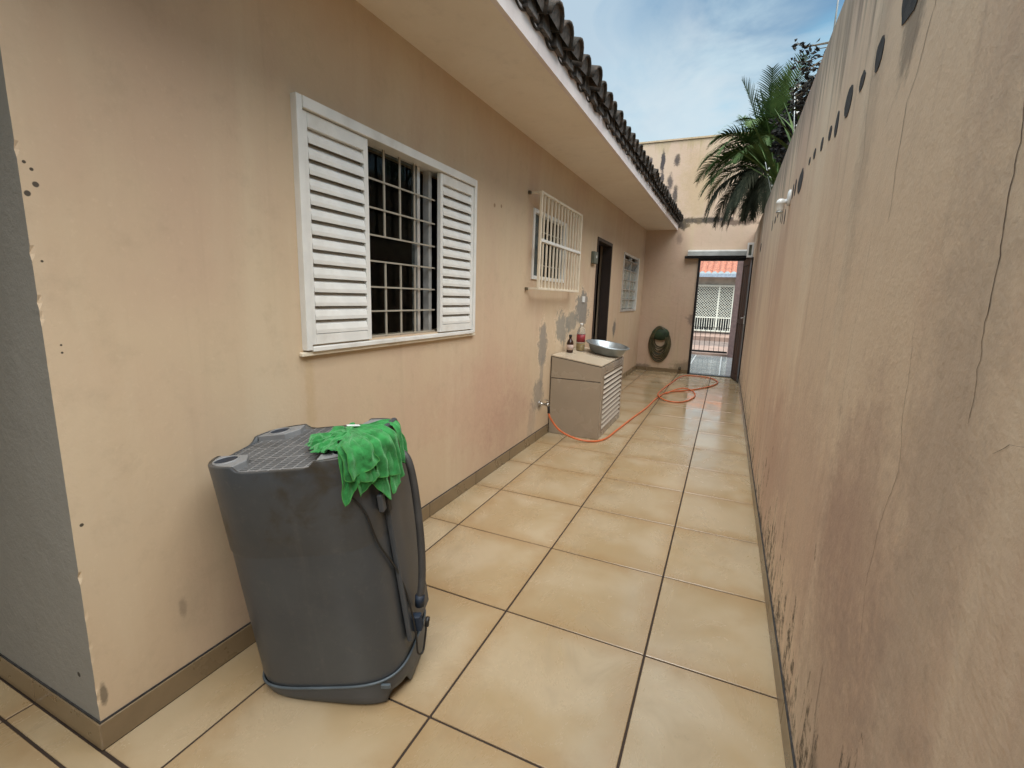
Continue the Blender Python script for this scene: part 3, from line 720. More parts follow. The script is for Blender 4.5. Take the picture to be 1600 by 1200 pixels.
# gate
gt = thing('entrance_gate', 'dark brown metal gate standing open against the right wall at the far end', 'gate', (GX0, YE, 0))
under(box('frame', M['blackmetal'], GX0 - .03, GX0 + .012, YE - .03, YE + .05, .012, 2.17), gt)
under(box('frame', M['blackmetal'], .935, .968, YE - .03, YE + .05, .012, 2.17), gt)
under(box('frame', M['blackmetal'], GX0 + .0125, .9345, YE - .03, YE + .05, 2.13, 2.17), gt)
under(box('threshold', M['blackmetal'], GX0 - .03, .968, YE - .04, YE + .06, .001, .0115), gt)
LT = Matrix.Translation((.950, YE - .035, 0)) @ Matrix.Rotation(R(10.5), 4, 'Z')
def lbox(name, mat, x0, x1, y0, y1, z0, z1, par, bev=0):
    return under(MB().box(x0, x1, y0, y1, z0, z1, LT).obj(name, M[mat], bevel=bev), par)
LL = .60
leaf = lbox('leaf', 'woodleaf', .0, .03, -LL, 0, .02, 2.13, gt, .003)
for z0, z1 in ((.02, .12), (2.03, 2.13), (1.02, 1.1)): lbox('rail', 'woodleaf', -.016, -.0005, -LL + .0605, -.0605, z0, z1, leaf, .002)
lbox('stile', 'woodleaf', -.016, -.0005, -.06, 0, .02, 2.13, leaf); lbox('stile', 'blackmetal', -.016, -.0005, -LL, -LL + .06, .02, 2.13, leaf)
lbox('edge_trim', 'blackmetal', -.016, .046, -LL - .03, -LL - .0005, .015, 2.14, leaf)
for k in range(3):
    y0 = -LL + .075 + k * .155
    for z0, z1 in ((.125, 1.015), (1.105, 2.025)): lbox('panel', 'woodleaf', -.010, -.0005, y0, y0 + .14, z0, z1, leaf, .003)
under(MB().tube([LT @ Vector(p) for p in ((-.016, -LL + .03, 1.13), (-.045, -LL + .03, 1.13), (-.052, -LL + .04, 1.13), (-.052, -LL + .13, 1.125))], .009).obj('handle', M['tap']), leaf)
lbox('lock_plate', 'alu', -.0215, -.0165, -LL + .01, -LL + .05, 1.03, 1.17, leaf)
fl = thing('floodlight', 'small white square frame fixture where gate canopy meets right wall', 'light fixture', (1.0, 8.35, 2.2))
for a in ((.965, 1.065, 2.17, 2.205), (.965, 1.065, 2.385, 2.42), (.965, .993, 2.2055, 2.3845), (1.037, 1.065, 2.2055, 2.3845)):
    under(box('rim', M['whiteplastic'], a[0], a[1], 8.36, 8.42, a[2], a[3], bevel=.002), fl)
under(box('lens', M['meter'], .9935, 1.0365, 8.385, 8.395, 2.206, 2.384), fl)
under(box('bracket', M['whiteplastic'], 1.0655, WR - .001, 8.38, 8.41, 2.28, 2.32), fl)

# ------------------------------------------------------------------ beyond the gate
porch = box('porch_floor', M['porchjoint'], -3, 3, YE + .2, 12.45, -.12, -.006, origin=True); tag(porch, kind='structure')
pt = MB().box(-.298, .298, -.298, .298, -.004, .002).mesh('porch_tile', M['porch'])
for i in range(-3, 3):
    for j in range(6):
        o = link('tile', pt, None, (.3 + i * .62 + .13, YE + .52 + j * .62, 0)); under(o, porch)
tag(box('threshold_floor', M['porch'], GX0 + .0, .969, YE + .005, YE + .2, -.1, 0.0), kind='structure')
tag(box('pavement', M['pave'], -30, 30, 12.5, 15.2, -.14, .02), kind='structure')
tag(box('street', M['street'], -30, 30, 15.2, 19.0, -.14, -.1), kind='structure')
tag(box('far_pavement', M['pave'], -30, 30, 19.0, 22.5, -.14, .06), kind='structure')
rl = thing('street_railing', 'low dark barred railing at the street edge seen through the gate', 'railing', (.5, 12.47, 0))
under(box('rail', M['blackmetal'], -2.4, .86, 12.45, 12.49, .07, .12), rl); under(box('rail', M['blackmetal'], -2.4, .86, 12.46, 12.48, .72, .735), rl)
bm_ = MB().box(-.006, .006, -.006, .006, 0, .6).mesh('bar', M['blackmetal'])
for k in range(27): under(link('bar', bm_, None, (-2.35 + k * .12, 12.47, .12)), rl)
under(box('kerb', M['pave'], -2.4, .86, 12.40, 12.5, -.01, .05), rl)
tag(box('porch_pillar', M['pillar'], .87, 1.12, 12.2, 12.6, -.01, 2.7), 'purple-brown pillar at the street edge right of the railing', 'pillar')
oh = thing('opposite_house', 'house across the street with orange tile roof and cream lattice gate', 'house', (0, 21.2, 0))
under(box('wall', M['ofacade'], -9, -2.4, 21.2, 21.5, .05, 2.5), oh); under(box('wall', M['ofacade'], 1.02, 9, 21.2, 21.5, .05, 2.5), oh)
under(box('beam', M['ofacade'], -2.4, 1.02, 21.2, 21.5, 2.12, 2.5), oh)
under(box('yard_wall', M['meshgrey'], -2.4, 1.02, 24.0, 24.2, .05, 2.5), oh)
under(box('gutter', M['gutter'], -9, 9, 20.62, 20.74, 2.42, 2.56), oh)
b = MB(); n = 46 * 8; vs_ = []; fs = []
for i in range(n + 1):
    x = -4.6 + 9.2 * i / n; h = .085 * abs(math.sin(math.pi * (x / .24))) ** .8
    vs_ += [(x, 20.68, 2.57 + h), (x, 24.4, 3.9 + h)]
    if i: fs.append((2 * i - 2, 2 * i, 2 * i + 1, 2 * i - 1))
b.add(vs_, fs); rf = under(b.obj('roof', M['clayorange'], fix=False), oh); rf['kind'] = 'stuff'
og = under(box('gate', M['ogate'], -2.4, .97, 21.1, 21.16, 2.04, 2.12), oh); tag(og, 'cream double gate with diamond lattice over vertical bars')
for x in (-2.4, -1.5, -.62, .33, .9): under(box('post', M['ogate'], x, x + .07, 21.1, 21.16, .16, 2.039), og)
for z in (.16, .72): under(box('rail', M['ogate'], -2.32, .96, 21.11, 21.15, z, z + .05), og)
b = MB()
for k in range(34): b.box(-2.3 + k * .095, -2.275 + k * .095, 21.12, 21.14, .211, .719)
o = under(b.obj('lower_bars', M['ogate']), og); o['kind'] = 'stuff'
b = MB()
for k in range(44):
    x0 = -2.33 + k * .11
    for sgn in (1, -1):
        xa, za, xb, zb = x0, .77, x0 + sgn * 1.27, 2.04
        if sgn < 0: xa += 0
        # clip to the gate
        def clip(xa, za, xb, zb):
            t0, t1 = 0, 1; dx = xb - xa
            if dx > 0: t0 = max(t0, (-2.33 - xa) / dx); t1 = min(t1, (.9 - xa) / dx)
            else: t0 = max(t0, (.9 - xa) / dx); t1 = min(t1, (-2.33 - xa) / dx)
            return t0, t1
        t0, t1 = clip(xa, za, xb, zb)
        if t1 - t0 < .03: continue
        p, q = Vector((xa + (xb - xa) * t0, 21.13 + .006 * sgn, za + (zb - za) * t0)), Vector((xa + (xb - xa) * t1, 21.13 + .006 * sgn, za + (zb - za) * t1))
        b.tube([p, q], .0125, 4, False, False)
o = under(b.obj('lattice', M['ogate'], fix=False), og); o['kind'] = 'stuff'

# ------------------------------------------------------------------ small fixtures
lamp = thing('wall_lamp', 'white glass jar lamp on the boundary wall beside dark patches', 'lamp', (WR, 2.95, 2.1))
mt = Matrix.Translation((WR - .001, 2.68, 2.08)) @ Matrix.Rotation(R(-90), 4, 'Y') @ Matrix.Diagonal((1.1, .8, 1, 1))
under(MB().lathe([(0, 0), (.048, 0), (.048, .012), (.034, .02), (0, .02)], 20, mt).obj('base', M['whiteplastic']), lamp)
under(MB().tube([(WR - .02, 2.68, 2.06), (WR - .045, 2.68, 2.05), (WR - .052, 2.68, 2.02)], .016, 10).obj('arm', M['whiteplastic']), lamp)
mt = Matrix.Translation((WR - .055, 2.68, 1.985)) @ Matrix.Scale(.68, 4)
under(MB().lathe([(0, .135), (.022, .132), (.037, .12), (.043, .10), (.043, .085), (.037, .08), (.037, .03), (.030, .015), (0, .012)][::-1], 20, mt).obj('glass_jar', M['bulb']), lamp)
under(MB().lathe([(0, .0), (.032, .0), (.034, .0145), (0, .0145)], 20, mt).obj('collar', M['galv']), lamp)
ic = thing('meter_box', 'small grey-green switch box on the wall left of the dark doorway', 'switch box', (WL, 4.75, 1.87))
under(box('case', M['meter'], WL + .0005, WL + .045, 4.66, 4.83, 1.80, 1.94, bevel=.004), ic)
under(box('button', M['whiteplastic'], WL + .0455, WL + .05, 4.73, 4.76, 1.865, 1.895), ic)
so = thing('wall_socket', 'small white socket plate on the peeling grey patch of the left wall', 'socket', (WL, 4.42, 1.36))
under(box('plate', M['whiteplastic'], WL + .0005, WL + .012, 4.37, 4.47, 1.33, 1.40, bevel=.002), so)
tp = thing('garden_tap', 'metal garden tap low on the left wall beside the tiled cabinet', 'tap', (WL, 3.08, .36))
mt = Matrix.Translation((WL, 3.08, .36)) @ Matrix.Rotation(R(90), 4, 'Y')
under(MB().lathe([(0, .001), (.032, .001), (.03, .012), (.013, .014), (.012, .07), (.02, .075), (.02, .1), (.012, .105), (0, .106)], 16, mt).obj('pipe', M['tap']), tp)
under(MB().tube([(WL + .085, 3.08, .355), (WL + .1, 3.08, .34), (WL + .104, 3.08, .30), (WL + .104, 3.08, .28)], [.014, .014, .012, .014], 12).obj('spout', M['black']), tp)
under(MB().tube([(WL + .085, 3.08, .37), (WL + .085, 3.08, .40)], .007).box(WL + .055, WL + .115, 3.073, 3.087, .40, .408).obj('handle', M['tap']), tp)
# hose (orange)
def spline(pts, n=10):
    P = [Vector(p) for p in pts]; P = [P[0] * 2 - P[1]] + P + [P[-1] * 2 - P[-2]]; o = []
    for i in range(1, len(P) - 2):
        for k in range(n):
            t = k / n; a, b_, c, d = P[i - 1:i + 3]
            o.append(.5 * ((2 * b_) + (c - a) * t + (2 * a - 5 * b_ + 4 * c - d) * t * t + (3 * b_ - a - 3 * c + d) * t ** 3))
    return o + [P[-2]]
hz = .011
hp_ = [(WL + .104, 3.08, .275), (WL + .125, 3.09, .22), (-.60, 3.12, .11), (-.45, 3.18, .035), (-.30, 3.26, hz), (-.215, 3.42, hz), (-.18, 3.8, hz), (-.125, 4.45, hz), (-.07, 5.02, hz), (-.03, 5.8, hz), (.07, 6.33, hz + .004),
       (.32, 6.67, hz), (.60, 7.2, hz), (.735, 7.75, hz), (.62, 8.2, hz), (.36, 8.33, hz), (.12, 8.15, hz), (0, 7.1, hz), (-.06, 6.2, hz), (.0, 5.8, hz + .018), (.12, 5.66, hz), (.31, 5.68, hz), (.44, 6.1, hz), (.42, 6.55, hz), (.28, 6.72, hz + .018), (.14, 6.55, hz + .01), (.05, 6.2, hz)]
tag(MB().tube(spline(hp_, 12), .0095, 10).obj('garden_hose', M['orange']), 'orange garden hose running from the tap and looped on the wet tiles', 'hose')
# coiled hose on the end wall
ch = thing('hose_coil', 'old green hose coiled on a hook low on the end wall', 'hose', (-.39, YE, .54))
for k in range(11):
    rr = random.Random(k); rx = .20 - .009 * k + rr.uniform(-.01, .01); rz = .33 - .015 * k + rr.uniform(-.01, .02); pts = []
    cxo, czo = -.39 + rr.uniform(-.012, .012), .54 + .012 * k
    for i in range(41):
        a = 2 * math.pi * i / 40; q = 1 + .03 * math.sin(3 * a + k)
        pts.append((cxo + math.cos(a) * rx * q * (1 - .15 * max(0, math.sin(a))), YE - .025 - .009 * (k % 5) - .01 * math.sin(a * 2 + k) , czo + math.sin(a) * rz * q))
    under(MB().tube(pts, .0105, 7, False).obj('loop', M['greenhose']), ch)
b = MB(); 
under(MB().lathe([(0, 0), (.11, 0), (.135, .02), (.13, .05), (.085, .075), (0, .08)], 20, Matrix.Translation((-.39, YE - .004, .74)) @ Matrix.Diagonal((1.25, 1, .95, 1)) @ Matrix.Rotation(R(90), 4, 'X')).obj('reel_bracket', M['reel']), ch)
tag(MB().lathe([(0, 0), (.03, 0), (.03, .04), (.018, .06), (0, .06)], 14, Matrix.Translation((.03, YE - .05, .10)) @ Matrix.Rotation(R(90), 4, 'X')).obj('pipe_stub', M['stem']), 'short rusty pipe stub low on end wall left of the gate', 'pipe')

# ------------------------------------------------------------------ tiled cabinet
cb_ = thing('tiled_cabinet', 'tile-clad masonry cabinet with white louvred side door against the left wall', 'cabinet', (WL, 3.36, 0))
CX, CY0, CY1 = -.285, 3.36, 4.42
ZT = lambda x: .81 + (x - XL) / (CX - XL) * (.742 - .81)
b = MB().prism([(XL + .001, .002), (CX - .012, .002), (CX - .012, ZT(CX) - .014), (XL + .001, ZT(XL) - .014)], CY0 + .012, CY1, lambda a, c, d: (a, d, c))
# carcass leaves the louvre recess to a dark lining
core = under(b.obj('carcass', M['dark']), cb_)
def slab(poly, d0, d1, name='tile', mat='ctile', fn=lambda a, c, d: (a, d, c)):
    ca_ = (sum(p[0] for p in poly) / len(poly), sum(p[1] for p in poly) / len(poly)); dm = (d0 + d1) / 2
    o3 = Vector(fn(ca_[0], ca_[1], dm))
    b_ = MB().prism(poly, d0, d1, lambda a, c, d: Vector(fn(a, c, d)) - o3)
    return under(b_.obj(name, M[mat], None, o3, bevel=.0012), cb_)
slab([(XL + .006, .003), (CX - .005, .003), (CX - .005, .573), (XL + .006, .573)], CY0, CY0 + .011)
slab([(XL + .006, .581), (CX - .005, .581), (CX - .005, ZT(CX) - .020), (XL + .006, ZT(XL) - .020)], CY0, CY0 + .011)
slab([(XL + .002, ZT(XL) - .012), (CX - .002, ZT(CX) - .012), (CX - .002, ZT(CX)), (XL + .002, ZT(XL))], CY0 + .001, CY1 - .14, mat='ctop')
slab([(XL + .002, ZT(XL) - .012), (CX - .002, ZT(CX) - .012), (CX - .002, ZT(CX)), (XL + .002, ZT(XL))], CY1 - .136, CY1, mat='ctop')
yzf = lambda a, c, d: (d, a, c)
slab([(CY0 + .014, .003), (CY0 + .08, .003), (CY0 + .08, .722), (CY0 + .014, .722)], CX - .011, CX, fn=yzf)
slab([(CY1 - .05, .003), (CY1, .003), (CY1, .722), (CY1 - .05, .722)], CX - .011, CX, fn=yzf)
slab([(CY0 + .084, .66), (CY1 - .054, .66), (CY1 - .054, .722), (CY0 + .084, .722)], CX - .011, CX, fn=yzf)
slab([(CY0 + .084, .003), (CY1 - .054, .003), (CY1 - .054, .055), (CY0 + .084, .055)], CX - .011, CX, fn=yzf)
dr = under(box('louvre_door', M['ctile'], CX - .011, CX + .004, CY0 + .086, CY0 + .106, .058, .657), cb_)
for a in ((CY1 - .078, CY1 - .058, .058, .657), (CY0 + .1065, CY1 - .0785, .64, .657), (CY0 + .1065, CY1 - .0785, .058, .075)): under(box('door_frame', M['ctile'], CX - .011, CX + .004, *a), dr)
ph = (.64 - .075) / 11
M['slatcream'] = simple('cabinet_slat_enamel', (.56, .50, .42), .4, var=.08)
for k in range(11):
    zc = .075 + ph * (k + .5)
    prof = [(-.012, .008), (-.009, .011), (.006, -.003), (.011, -.013), (.007, -.014), (.001, -.006)]
    b_ = MB().prism(prof, -(CY1 - CY0 - .186) / 2, (CY1 - CY0 - .186) / 2, lambda a, c, d: (a, d, c))
    under(b_.obj('slat', M['slatcream'], None, (CX - .002, (CY0 + .1065 + CY1 - .0785) / 2, zc)), dr)

bs = thing('basin', 'round dented aluminium basin resting on the tiled cabinet', 'basin', (-.44, 4.16, ZT(-.44) + .014), (R(2), R(8.5), 0))
prof = [(0, .0), (.175, .0), (.198, .012), (.240, .098), (.254, .105), (.266, .101), (.268, .105), (.254, .112), (.235, .105), (.191, .02), (.172, .008), (0, .008)]
MB().lathe([(r * .92, z * .95) for r, z in prof], 48).obj('bowl', M['steel'], bs)
bb = thing('brown_bottle', 'small dark brown bottle with pale label on the cabinet', 'bottle', (-.735, 3.74, ZT(-.735) + .001))
MB().lathe([(0, 0), (.033, 0), (.036, .006), (.036, .10), (.03, .122), (.014, .145), (.013, .165)], 20).obj('glass', M['brown'], bb)
MB().lathe([(.0365, .03), (.0368, .03), (.0368, .085), (.0365, .085)], 20).obj('paper_label', M['paper'], bb)
MB().lathe([(0, .166), (.016, .166), (.016, .19), (0, .191)], 16).obj('cap', M['black'], bb)
pb = thing('plastic_bottle', 'clear plastic bottle with red label and yellow liquid beside the basin', 'bottle', (-.70, 4.02, ZT(-.70) + .001))
MB().lathe([(0, 0), (.04, 0), (.047, .012), (.046, .1), (.047, .2), (.035, .245), (.014, .275), (.013, .285)], 22).obj('shell', M['clear'], pb)
MB().lathe([(0, .004), (.036, .004), (.043, .016), (.0425, .085), (0, .085)], 22).obj('liquid', M['yellow'], pb)
MB().lathe([(.0478, .10), (.0481, .10), (.0481, .185), (.0478, .185)], 22).obj('label_band', M['red'], pb)
MB().lathe([(0, .286), (.016, .286), (.016, .305), (0, .306)], 14).obj('cap', M['whiteplastic'], pb)

# ------------------------------------------------------------------ upturned washing machine
WMW, WMD, WMH = .542, .462, .8155
wm = thing('washing_machine', 'grey plastic washing machine standing upside down and leaning on the left wall', 'washing machine', (-.4196, .0928, .0552), (R(1.89), R(-7.85), R(18.96)))
Mw = Matrix.LocRotScale(wm.location, wm.rotation_euler, None); Mi = Mw.inverted()
def fp(a, sx_=1., sy_=1., n=3.87):
    c, s_ = math.cos(a), math.sin(a)
    return (math.copysign(abs(c) ** (2 / n), c) * WMW / 2 * sx_, math.copysign(abs(s_) ** (2 / n), s_) * WMD / 2 * sy_)
NS = 96
def rimz(x, y):
    ax_ = abs(x) / (WMW / 2)
    t = (ax_ - .40) / .10; t = max(0, min(1, t)); t = t * t * (3 - 2 * t)
    ay_ = abs(y) / (WMD / 2); t2 = max(0, min(1, (ay_ - .30) / .15)); t2 = t2 * t2 * (3 - 2 * t2)
    return WMH - .020 + .020 * t * t2
rings = [(.025, .965), (.05, .972), (.30, .982), (.50, .985), (.512, .986), (.520, .997), (.72, 1.004)]
b = MB(); vs_ = []; fs = []
ring_rows = []
for z, k in rings:
    ring_rows.append([(*fp(2 * math.pi * i / NS, k, k), z) for i in range(NS)])
ring_rows.append([(x, y, rimz(x, y) - .004) for x, y in (fp(2 * math.pi * i / NS, 1.012, 1.012) for i in range(NS))])
ring_rows.append([(x, y, rimz(x, y)) for x, y in (fp(2 * math.pi * i / NS, 1.004, 1.004) for i in range(NS))])
ring_rows.append([(x, y, rimz(x, y)) for x, y in (fp(2 * math.pi * i / NS, .975, .97) for i in range(NS))])
ring_rows.append([(x, y, WMH - .045) for x, y in (fp(2 * math.pi * i / NS, .97, .965) for i in range(NS))])
for rr in ring_rows: vs_ += rr
for j in range(len(ring_rows) - 1):
    for i in range(NS): fs.append((j * NS + i, j * NS + (i + 1) % NS, (j + 1) * NS + (i + 1) % NS, (j + 1) * NS + i))
b.add(vs_, fs, True)
cab = b.obj('cabinet', M['machine'], wm)
# seam trim and the wedge-shaped lid / console below it
pts = [(*fp(2 * math.pi * i / 64, .985, .985), .022) for i in range(65)]
MB().tube(pts, .0048, 6, False).obj('seam_trim', M['seam'], wm)
vs_, fs = [], []
NB = 64
for j, t in enumerate((0, .08, .6, .92, 1.0)):
    for i in range(NB):
        x, y = fp(2 * math.pi * i / NB, 1, 1)
        k = (.985, .985, .975, .955, .93)[j]
        top = Mw @ Vector((x * k, y * k, .020)); ax3 = (Mw.to_3x3() @ Vector((0, 0, 1)))
        L = max(.004, (top.z - .004) / ax3.z)
        if abs(x - .245) < .02 and y < -.05 and j >= 2: L *= .62      # broken notch near the rear corner
        p = top - ax3 * L * t; p.z = max(p.z, .003)
        vs_.append(Mi @ p)
for j in range(4):
    for i in range(NB): fs.append((j * NB + i, j * NB + (i + 1) % NB, (j + 1) * NB + (i + 1) % NB, (j + 1) * NB + i))
fs.append(tuple(4 * NB + i for i in range(NB)))
MB().add(vs_, fs, True).obj('console', M['grey'], wm)
# underside recess, ribs, foot plates
pl_ = [fp(2 * math.pi * i / 64, .968, .963) for i in range(64)]
MB().prism(pl_, WMH - .055, WMH - .045, lambda a, c, d: (a, c, d)).obj('recess_floor', M['dark'], wm)
def inside(x, y): return (abs(x) / (WMW / 2 * .968)) ** 3.87 + (abs(y) / (WMD / 2 * .963)) ** 3.87 < 1
def half_span(v, a, b_): 
    q = 1 - (abs(v) / a) ** 3.87
    return b_ * max(0, q) ** (1 / 3.87)
hx, hy = WMW / 2 * .968, WMD / 2 * .963
b = MB(); 
nl = 14
for k in range(nl):
    x = -hx + 2 * hx * (k + .5) / nl; s_ = half_span(x, hx, hy)
    b.box(x - .0022, x + .0022, -s_, s_, WMH - .034, WMH - .021)
o = b.obj('grille_ribs', M['rib'], wm); o['kind'] = 'stuff'
b = MB(); nf = 24
for k in range(nf):
    y = -hy + 2 * hy * (k + .5) / nf; s_ = half_span(y, hy, hx); w = .0011 if k % 6 else .003
    b.box(-s_, s_, y - w, y + w, WMH - .030, WMH - .0205)
o = b.obj('grille_slats', M['rib'], wm); o['kind'] = 'stuff'
for sx_ in (-1, 1):
    for sy_ in (-1, 1):
        x0, y0 = .50 * WMW / 2, .44 * WMD / 2
        arc = []
        for i in range(0, 17):
            a = (math.pi / 2) * i / 16; x, y = fp(a, .974, .969)
            if x >= x0 * .98 and y >= y0 * .98: arc.append((x, y))
        poly = [(half_span(y0, hy, hx), y0)] + arc + [(x0, half_span(x0, hx, hy)), (x0 - .012, y0 + .06), (x0 + .02, y0 + .006)]
        poly = [(p[0] * sx_, p[1] * sy_) for p in poly]
        if sx_ * sy_ < 0: poly = poly[::-1]
        f = MB().prism(poly, WMH - .036, WMH - .0015, lambda a, c, d: (a, c, d)).obj('foot_plate', M['lobe'], wm, bevel=.002)
        cx0, cy0 = sx_ * .74 * WMW / 2, sy_ * .66 * WMD / 2
        mt = Matrix.Translation((cx0, cy0, WMH - .001))
        MB().lathe([(.0335, -.001), (.0345, .003), (.0385, .003), (.040, -.001)], 28, mt).obj('socket_rim', M['lobe'], f)
        MB().lathe([(0, .0006), (.0335, .0006)], 28, mt).obj('socket', M['socket'], f)
# service panel on the rear (+x) face, raised edge
b = MB().prism([(-.10, .08), (.13, .08), (.13, .80), (.10, .845), (-.07, .845), (-.10, .80)], WMW / 2 * .985, WMW / 2 + .014, lambda a, c, d: (d, a, c))
b.obj('back_panel', M['grey'], wm, bevel=.004)
MB().box(WMW / 2 - .0, WMW / 2 + .02, -.115, -.085, .58, .63).obj('clip', M['black'], wm, bevel=.003)
MB().box(WMW / 2 - .0, WMW / 2 + .017, -.15, -.12, .60, .66).obj('clip', M['grey'], wm, bevel=.003)
# drain hose, cord
hx_ = WMW / 2
dh = spline([(hx_ - .02, .07, .70), (hx_ + .02, .06, .725), (hx_ + .048, .05, .70), (hx_ + .062, .035, .62), (hx_ + .066, .015, .48), (hx_ + .062, .0, .36), (hx_ + .052, -.015, .26), (hx_ + .04, -.03, .20)], 10)
MB().tube(dh, .0135, 12).obj('drain_hose', M['hosegrey'], wm)
MB().tube([(hx_ + .042, -.029, .215), (hx_ + .036, -.032, .175)], .017, 12).obj('hose_clip', M['socket'], wm)
cd = spline([(hx_ * .78, -WMD / 2 * .90, .70), (hx_ * .90, -WMD / 2 * .80, .62), (hx_ * .95, -WMD / 2 * .70, .50), (hx_ + .006, -.10, .36), (hx_ + .02, -.08, .22), (hx_ + .026, -.085, .10), (hx_ + .024, -.09, .03), (hx_ + .034, -.07, .015), (hx_ + .044, -.05, .06), (hx_ + .052, -.04, .10)], 10)
MB().tube(cd, .0036, 8).obj('power_cord', M['black'], wm)
MB().tube([(hx_ + .052, -.04, .095), (hx_ + .058, -.03, .125)], .008, 8).obj('plug', M['black'], wm)
MB().box(hx_ + .0, hx_ + .045, -.075, -.045, .10, .16).obj('hose_bracket', M['socket'], wm, bevel=.004)
MB().box(hx_ * .74, hx_ * .86, -WMD / 2 * .93, -WMD / 2 * .89, .000, .016).obj('latch', M['seam'], wm, bevel=.002)

# ------------------------------------------------------------------ green cloth over the machine's near right corner
def tosurf(u, v):
    """u across (machine x), v: distance from the edge; returns local point + normal; v>0 lies on the top, v<0 hangs"""
    pass
cl = thing('cleaning_cloth', 'crumpled bright green microfibre cloth draped over the upturned washing machine', 'cloth', wm.location, wm.rotation_euler)
b = MB()
def sheet(fn, nu, nv):
    vs_, fs = [], []
    for j in range(nv + 1):
        for i in range(nu + 1): vs_.append(fn(i / nu, j / nv))
    for j in range(nv):
        for i in range(nu):
            a = j * (nu + 1) + i; fs.append((a, a + 1, a + nu + 2, a + nu + 1))
    b.add(vs_, fs, True)
ZP = WMH + .004
# top crumple: ridged ruffles fanning out from a gather point
gp = Vector((.19, -.065, ZP + .012))
def topsheet(seed, a0, a1, L0, L1, amp, lift):
    def fn(u, v):
        a = a0 + (a1 - a0) * u; L = (L0 + (L1 - L0) * u) * (1 + .16 * mn.noise(Vector((u * 5, seed, 1))))
        r = .012 + L * v
        x = gp.x + math.cos(a) * r; y = gp.y + math.sin(a) * r
        f = math.sin(u * 9 + seed * 2 + 4.5 * mn.noise(Vector((u * 4, v * 3, seed)))) * amp * (.45 + .75 * v) 
        w = mn.noise(Vector((x * 22, y * 22, seed))) * .010
        z = ZP + lift * (1 - v) ** .8 + max(0, f) + abs(f) * .2 + abs(w) + .002
        if v > .9: z -= (v - .9) * .05
        return (x + .010 * mn.noise(Vector((v * 9, u * 9, seed))), y + .010 * mn.noise(Vector((v * 9, u * 9, seed + 4))), max(z, ZP))
    return fn
sheet(topsheet(1, R(112), R(186), .19, .15, .012, .012), 44, 22)
sheet(topsheet(5, R(160), R(236), .145, .11, .013, .016), 44, 22)
sheet(topsheet(9, R(15), R(125), .09, .16, .009, .012), 40, 20)
sheet(topsheet(13, R(-100), R(50), .10, .09, .008, .018), 40, 14)
sheet(topsheet(21, R(185), R(262), .09, .11, .012, .028), 30, 14)
# hanging tails: each follows top -> edge -> side down
def tail(ang, wid0, wid1, drop, seed, off=.006, slant=0., folds=3.0, amp=.010, start=.10):
    ax0, ay0 = fp(ang, 1.02, 1.02); n_ = Vector((math.cos(ang) / WMW, math.sin(ang) / WMD, 0)).normalized()
    tdir = Vector((-n_.y, n_.x, 0)); E = Vector((ax0, ay0, 0))
    def fn(u, v):
        s_ = v * (start + drop) - start
        w = wid0 + (wid1 - wid0) * max(0, v)
        t = (u - .5) * w
        if s_ < 0:
            q = Vector((gp.x, gp.y, 0)).lerp(E, (s_ + start) / start)
            z = ZP + .020 + .012 * (1 + s_ / start) * 0 + .012 * (-s_ / start)
            p = q + tdir * t * (.5 + .5 * (s_ + start) / start) ; nn = Vector((0, 0, 1)); base = Vector((p.x, p.y, z))
        else:
            d = s_; cut = 1 - .7 * slant * (u if int(seed) % 2 else 1 - u) ** 1.1 - .05 * mn.noise(Vector((u * 3, seed, 8)))
            d = d * cut
            rnd_ = min(1, d / .03)
            p = E + tdir * t + n_ * (.012 * math.sin(rnd_ * math.pi / 2) + off)
            base = Vector((p.x, p.y, ZP + .018 - d - (0 if rnd_ < 1 else 0))); nn = n_
        f = math.sin(u * math.pi * 2 * folds + seed + 3.0 * mn.noise(Vector((v * 3, seed, u * 2)))) * amp * (.35 + .65 * min(1, v * 1.6))
        sw = tdir * (.012 * mn.noise(Vector((v * 4, seed, 3))))
        return base + nn * (f + amp * .9) + sw + nn * .004 * mn.noise(Vector((u * 8, v * 9, seed)))
    return fn
A = lambda d: R(d)
TL = [(A(-49), .035, .060, .165, 1.0, .006, .55, 1.0, .005), (A(-42), .06, .09, .118, 2.1, .011, .45, 1.3, .007), (A(-31), .05, .085, .15, 3.3, .006, .5, 1.2, .007),
      (A(-19), .05, .070, .215, 4.2, .006, .6, 1.0, .006), (A(-12), .08, .105, .145, 4.9, .018, .35, 1.6, .009), (A(-3), .07, .10, .19, 5.4, .014, .15, 1.4, .009),
      (A(3), .06, .06, .155, 6.4, .012, .2, 1.1, .007), (A(-36), .07, .10, .085, 7.4, .020, .45, 1.6, .007)]
hm = MB()
for (an_, w0, w1, dr_, sd_, of_, sl_, fo_, am_) in TL:
    fn_ = tail(an_, w0, w1, dr_, sd_, off=of_, slant=sl_, folds=fo_, amp=am_)
    sheet(fn_, 22, 38)
    hm.tube([fn_(k / 20, 1) for k in range(21)], .0015, 6); hm.tube([fn_(0, .42 + .58 * k / 20) for k in range(21)], .0012, 6); hm.tube([fn_(1, .42 + .58 * k / 20) for k in range(21)], .0012, 6)
hm.obj('hem', M['hem'], cl)
o = b.obj('fabric', M['cloth'], cl, fix=False)
md = o.modifiers.new('solid', 'SOLIDIFY'); md.thickness = .0015; md.offset = 0
md = o.modifiers.new('smooth', 'SUBSURF'); md.levels = 1; md.render_levels = 1
mt = Matrix.Translation((.193, -.055, ZP + .050)) @ Matrix.Rotation(R(38), 4, 'Z') @ Matrix.Rotation(R(14), 4, 'Y')
MB().box(-.021, .021, -.009, .009, -.001, .001, mt).obj('care_tag', M['tag'], cl)

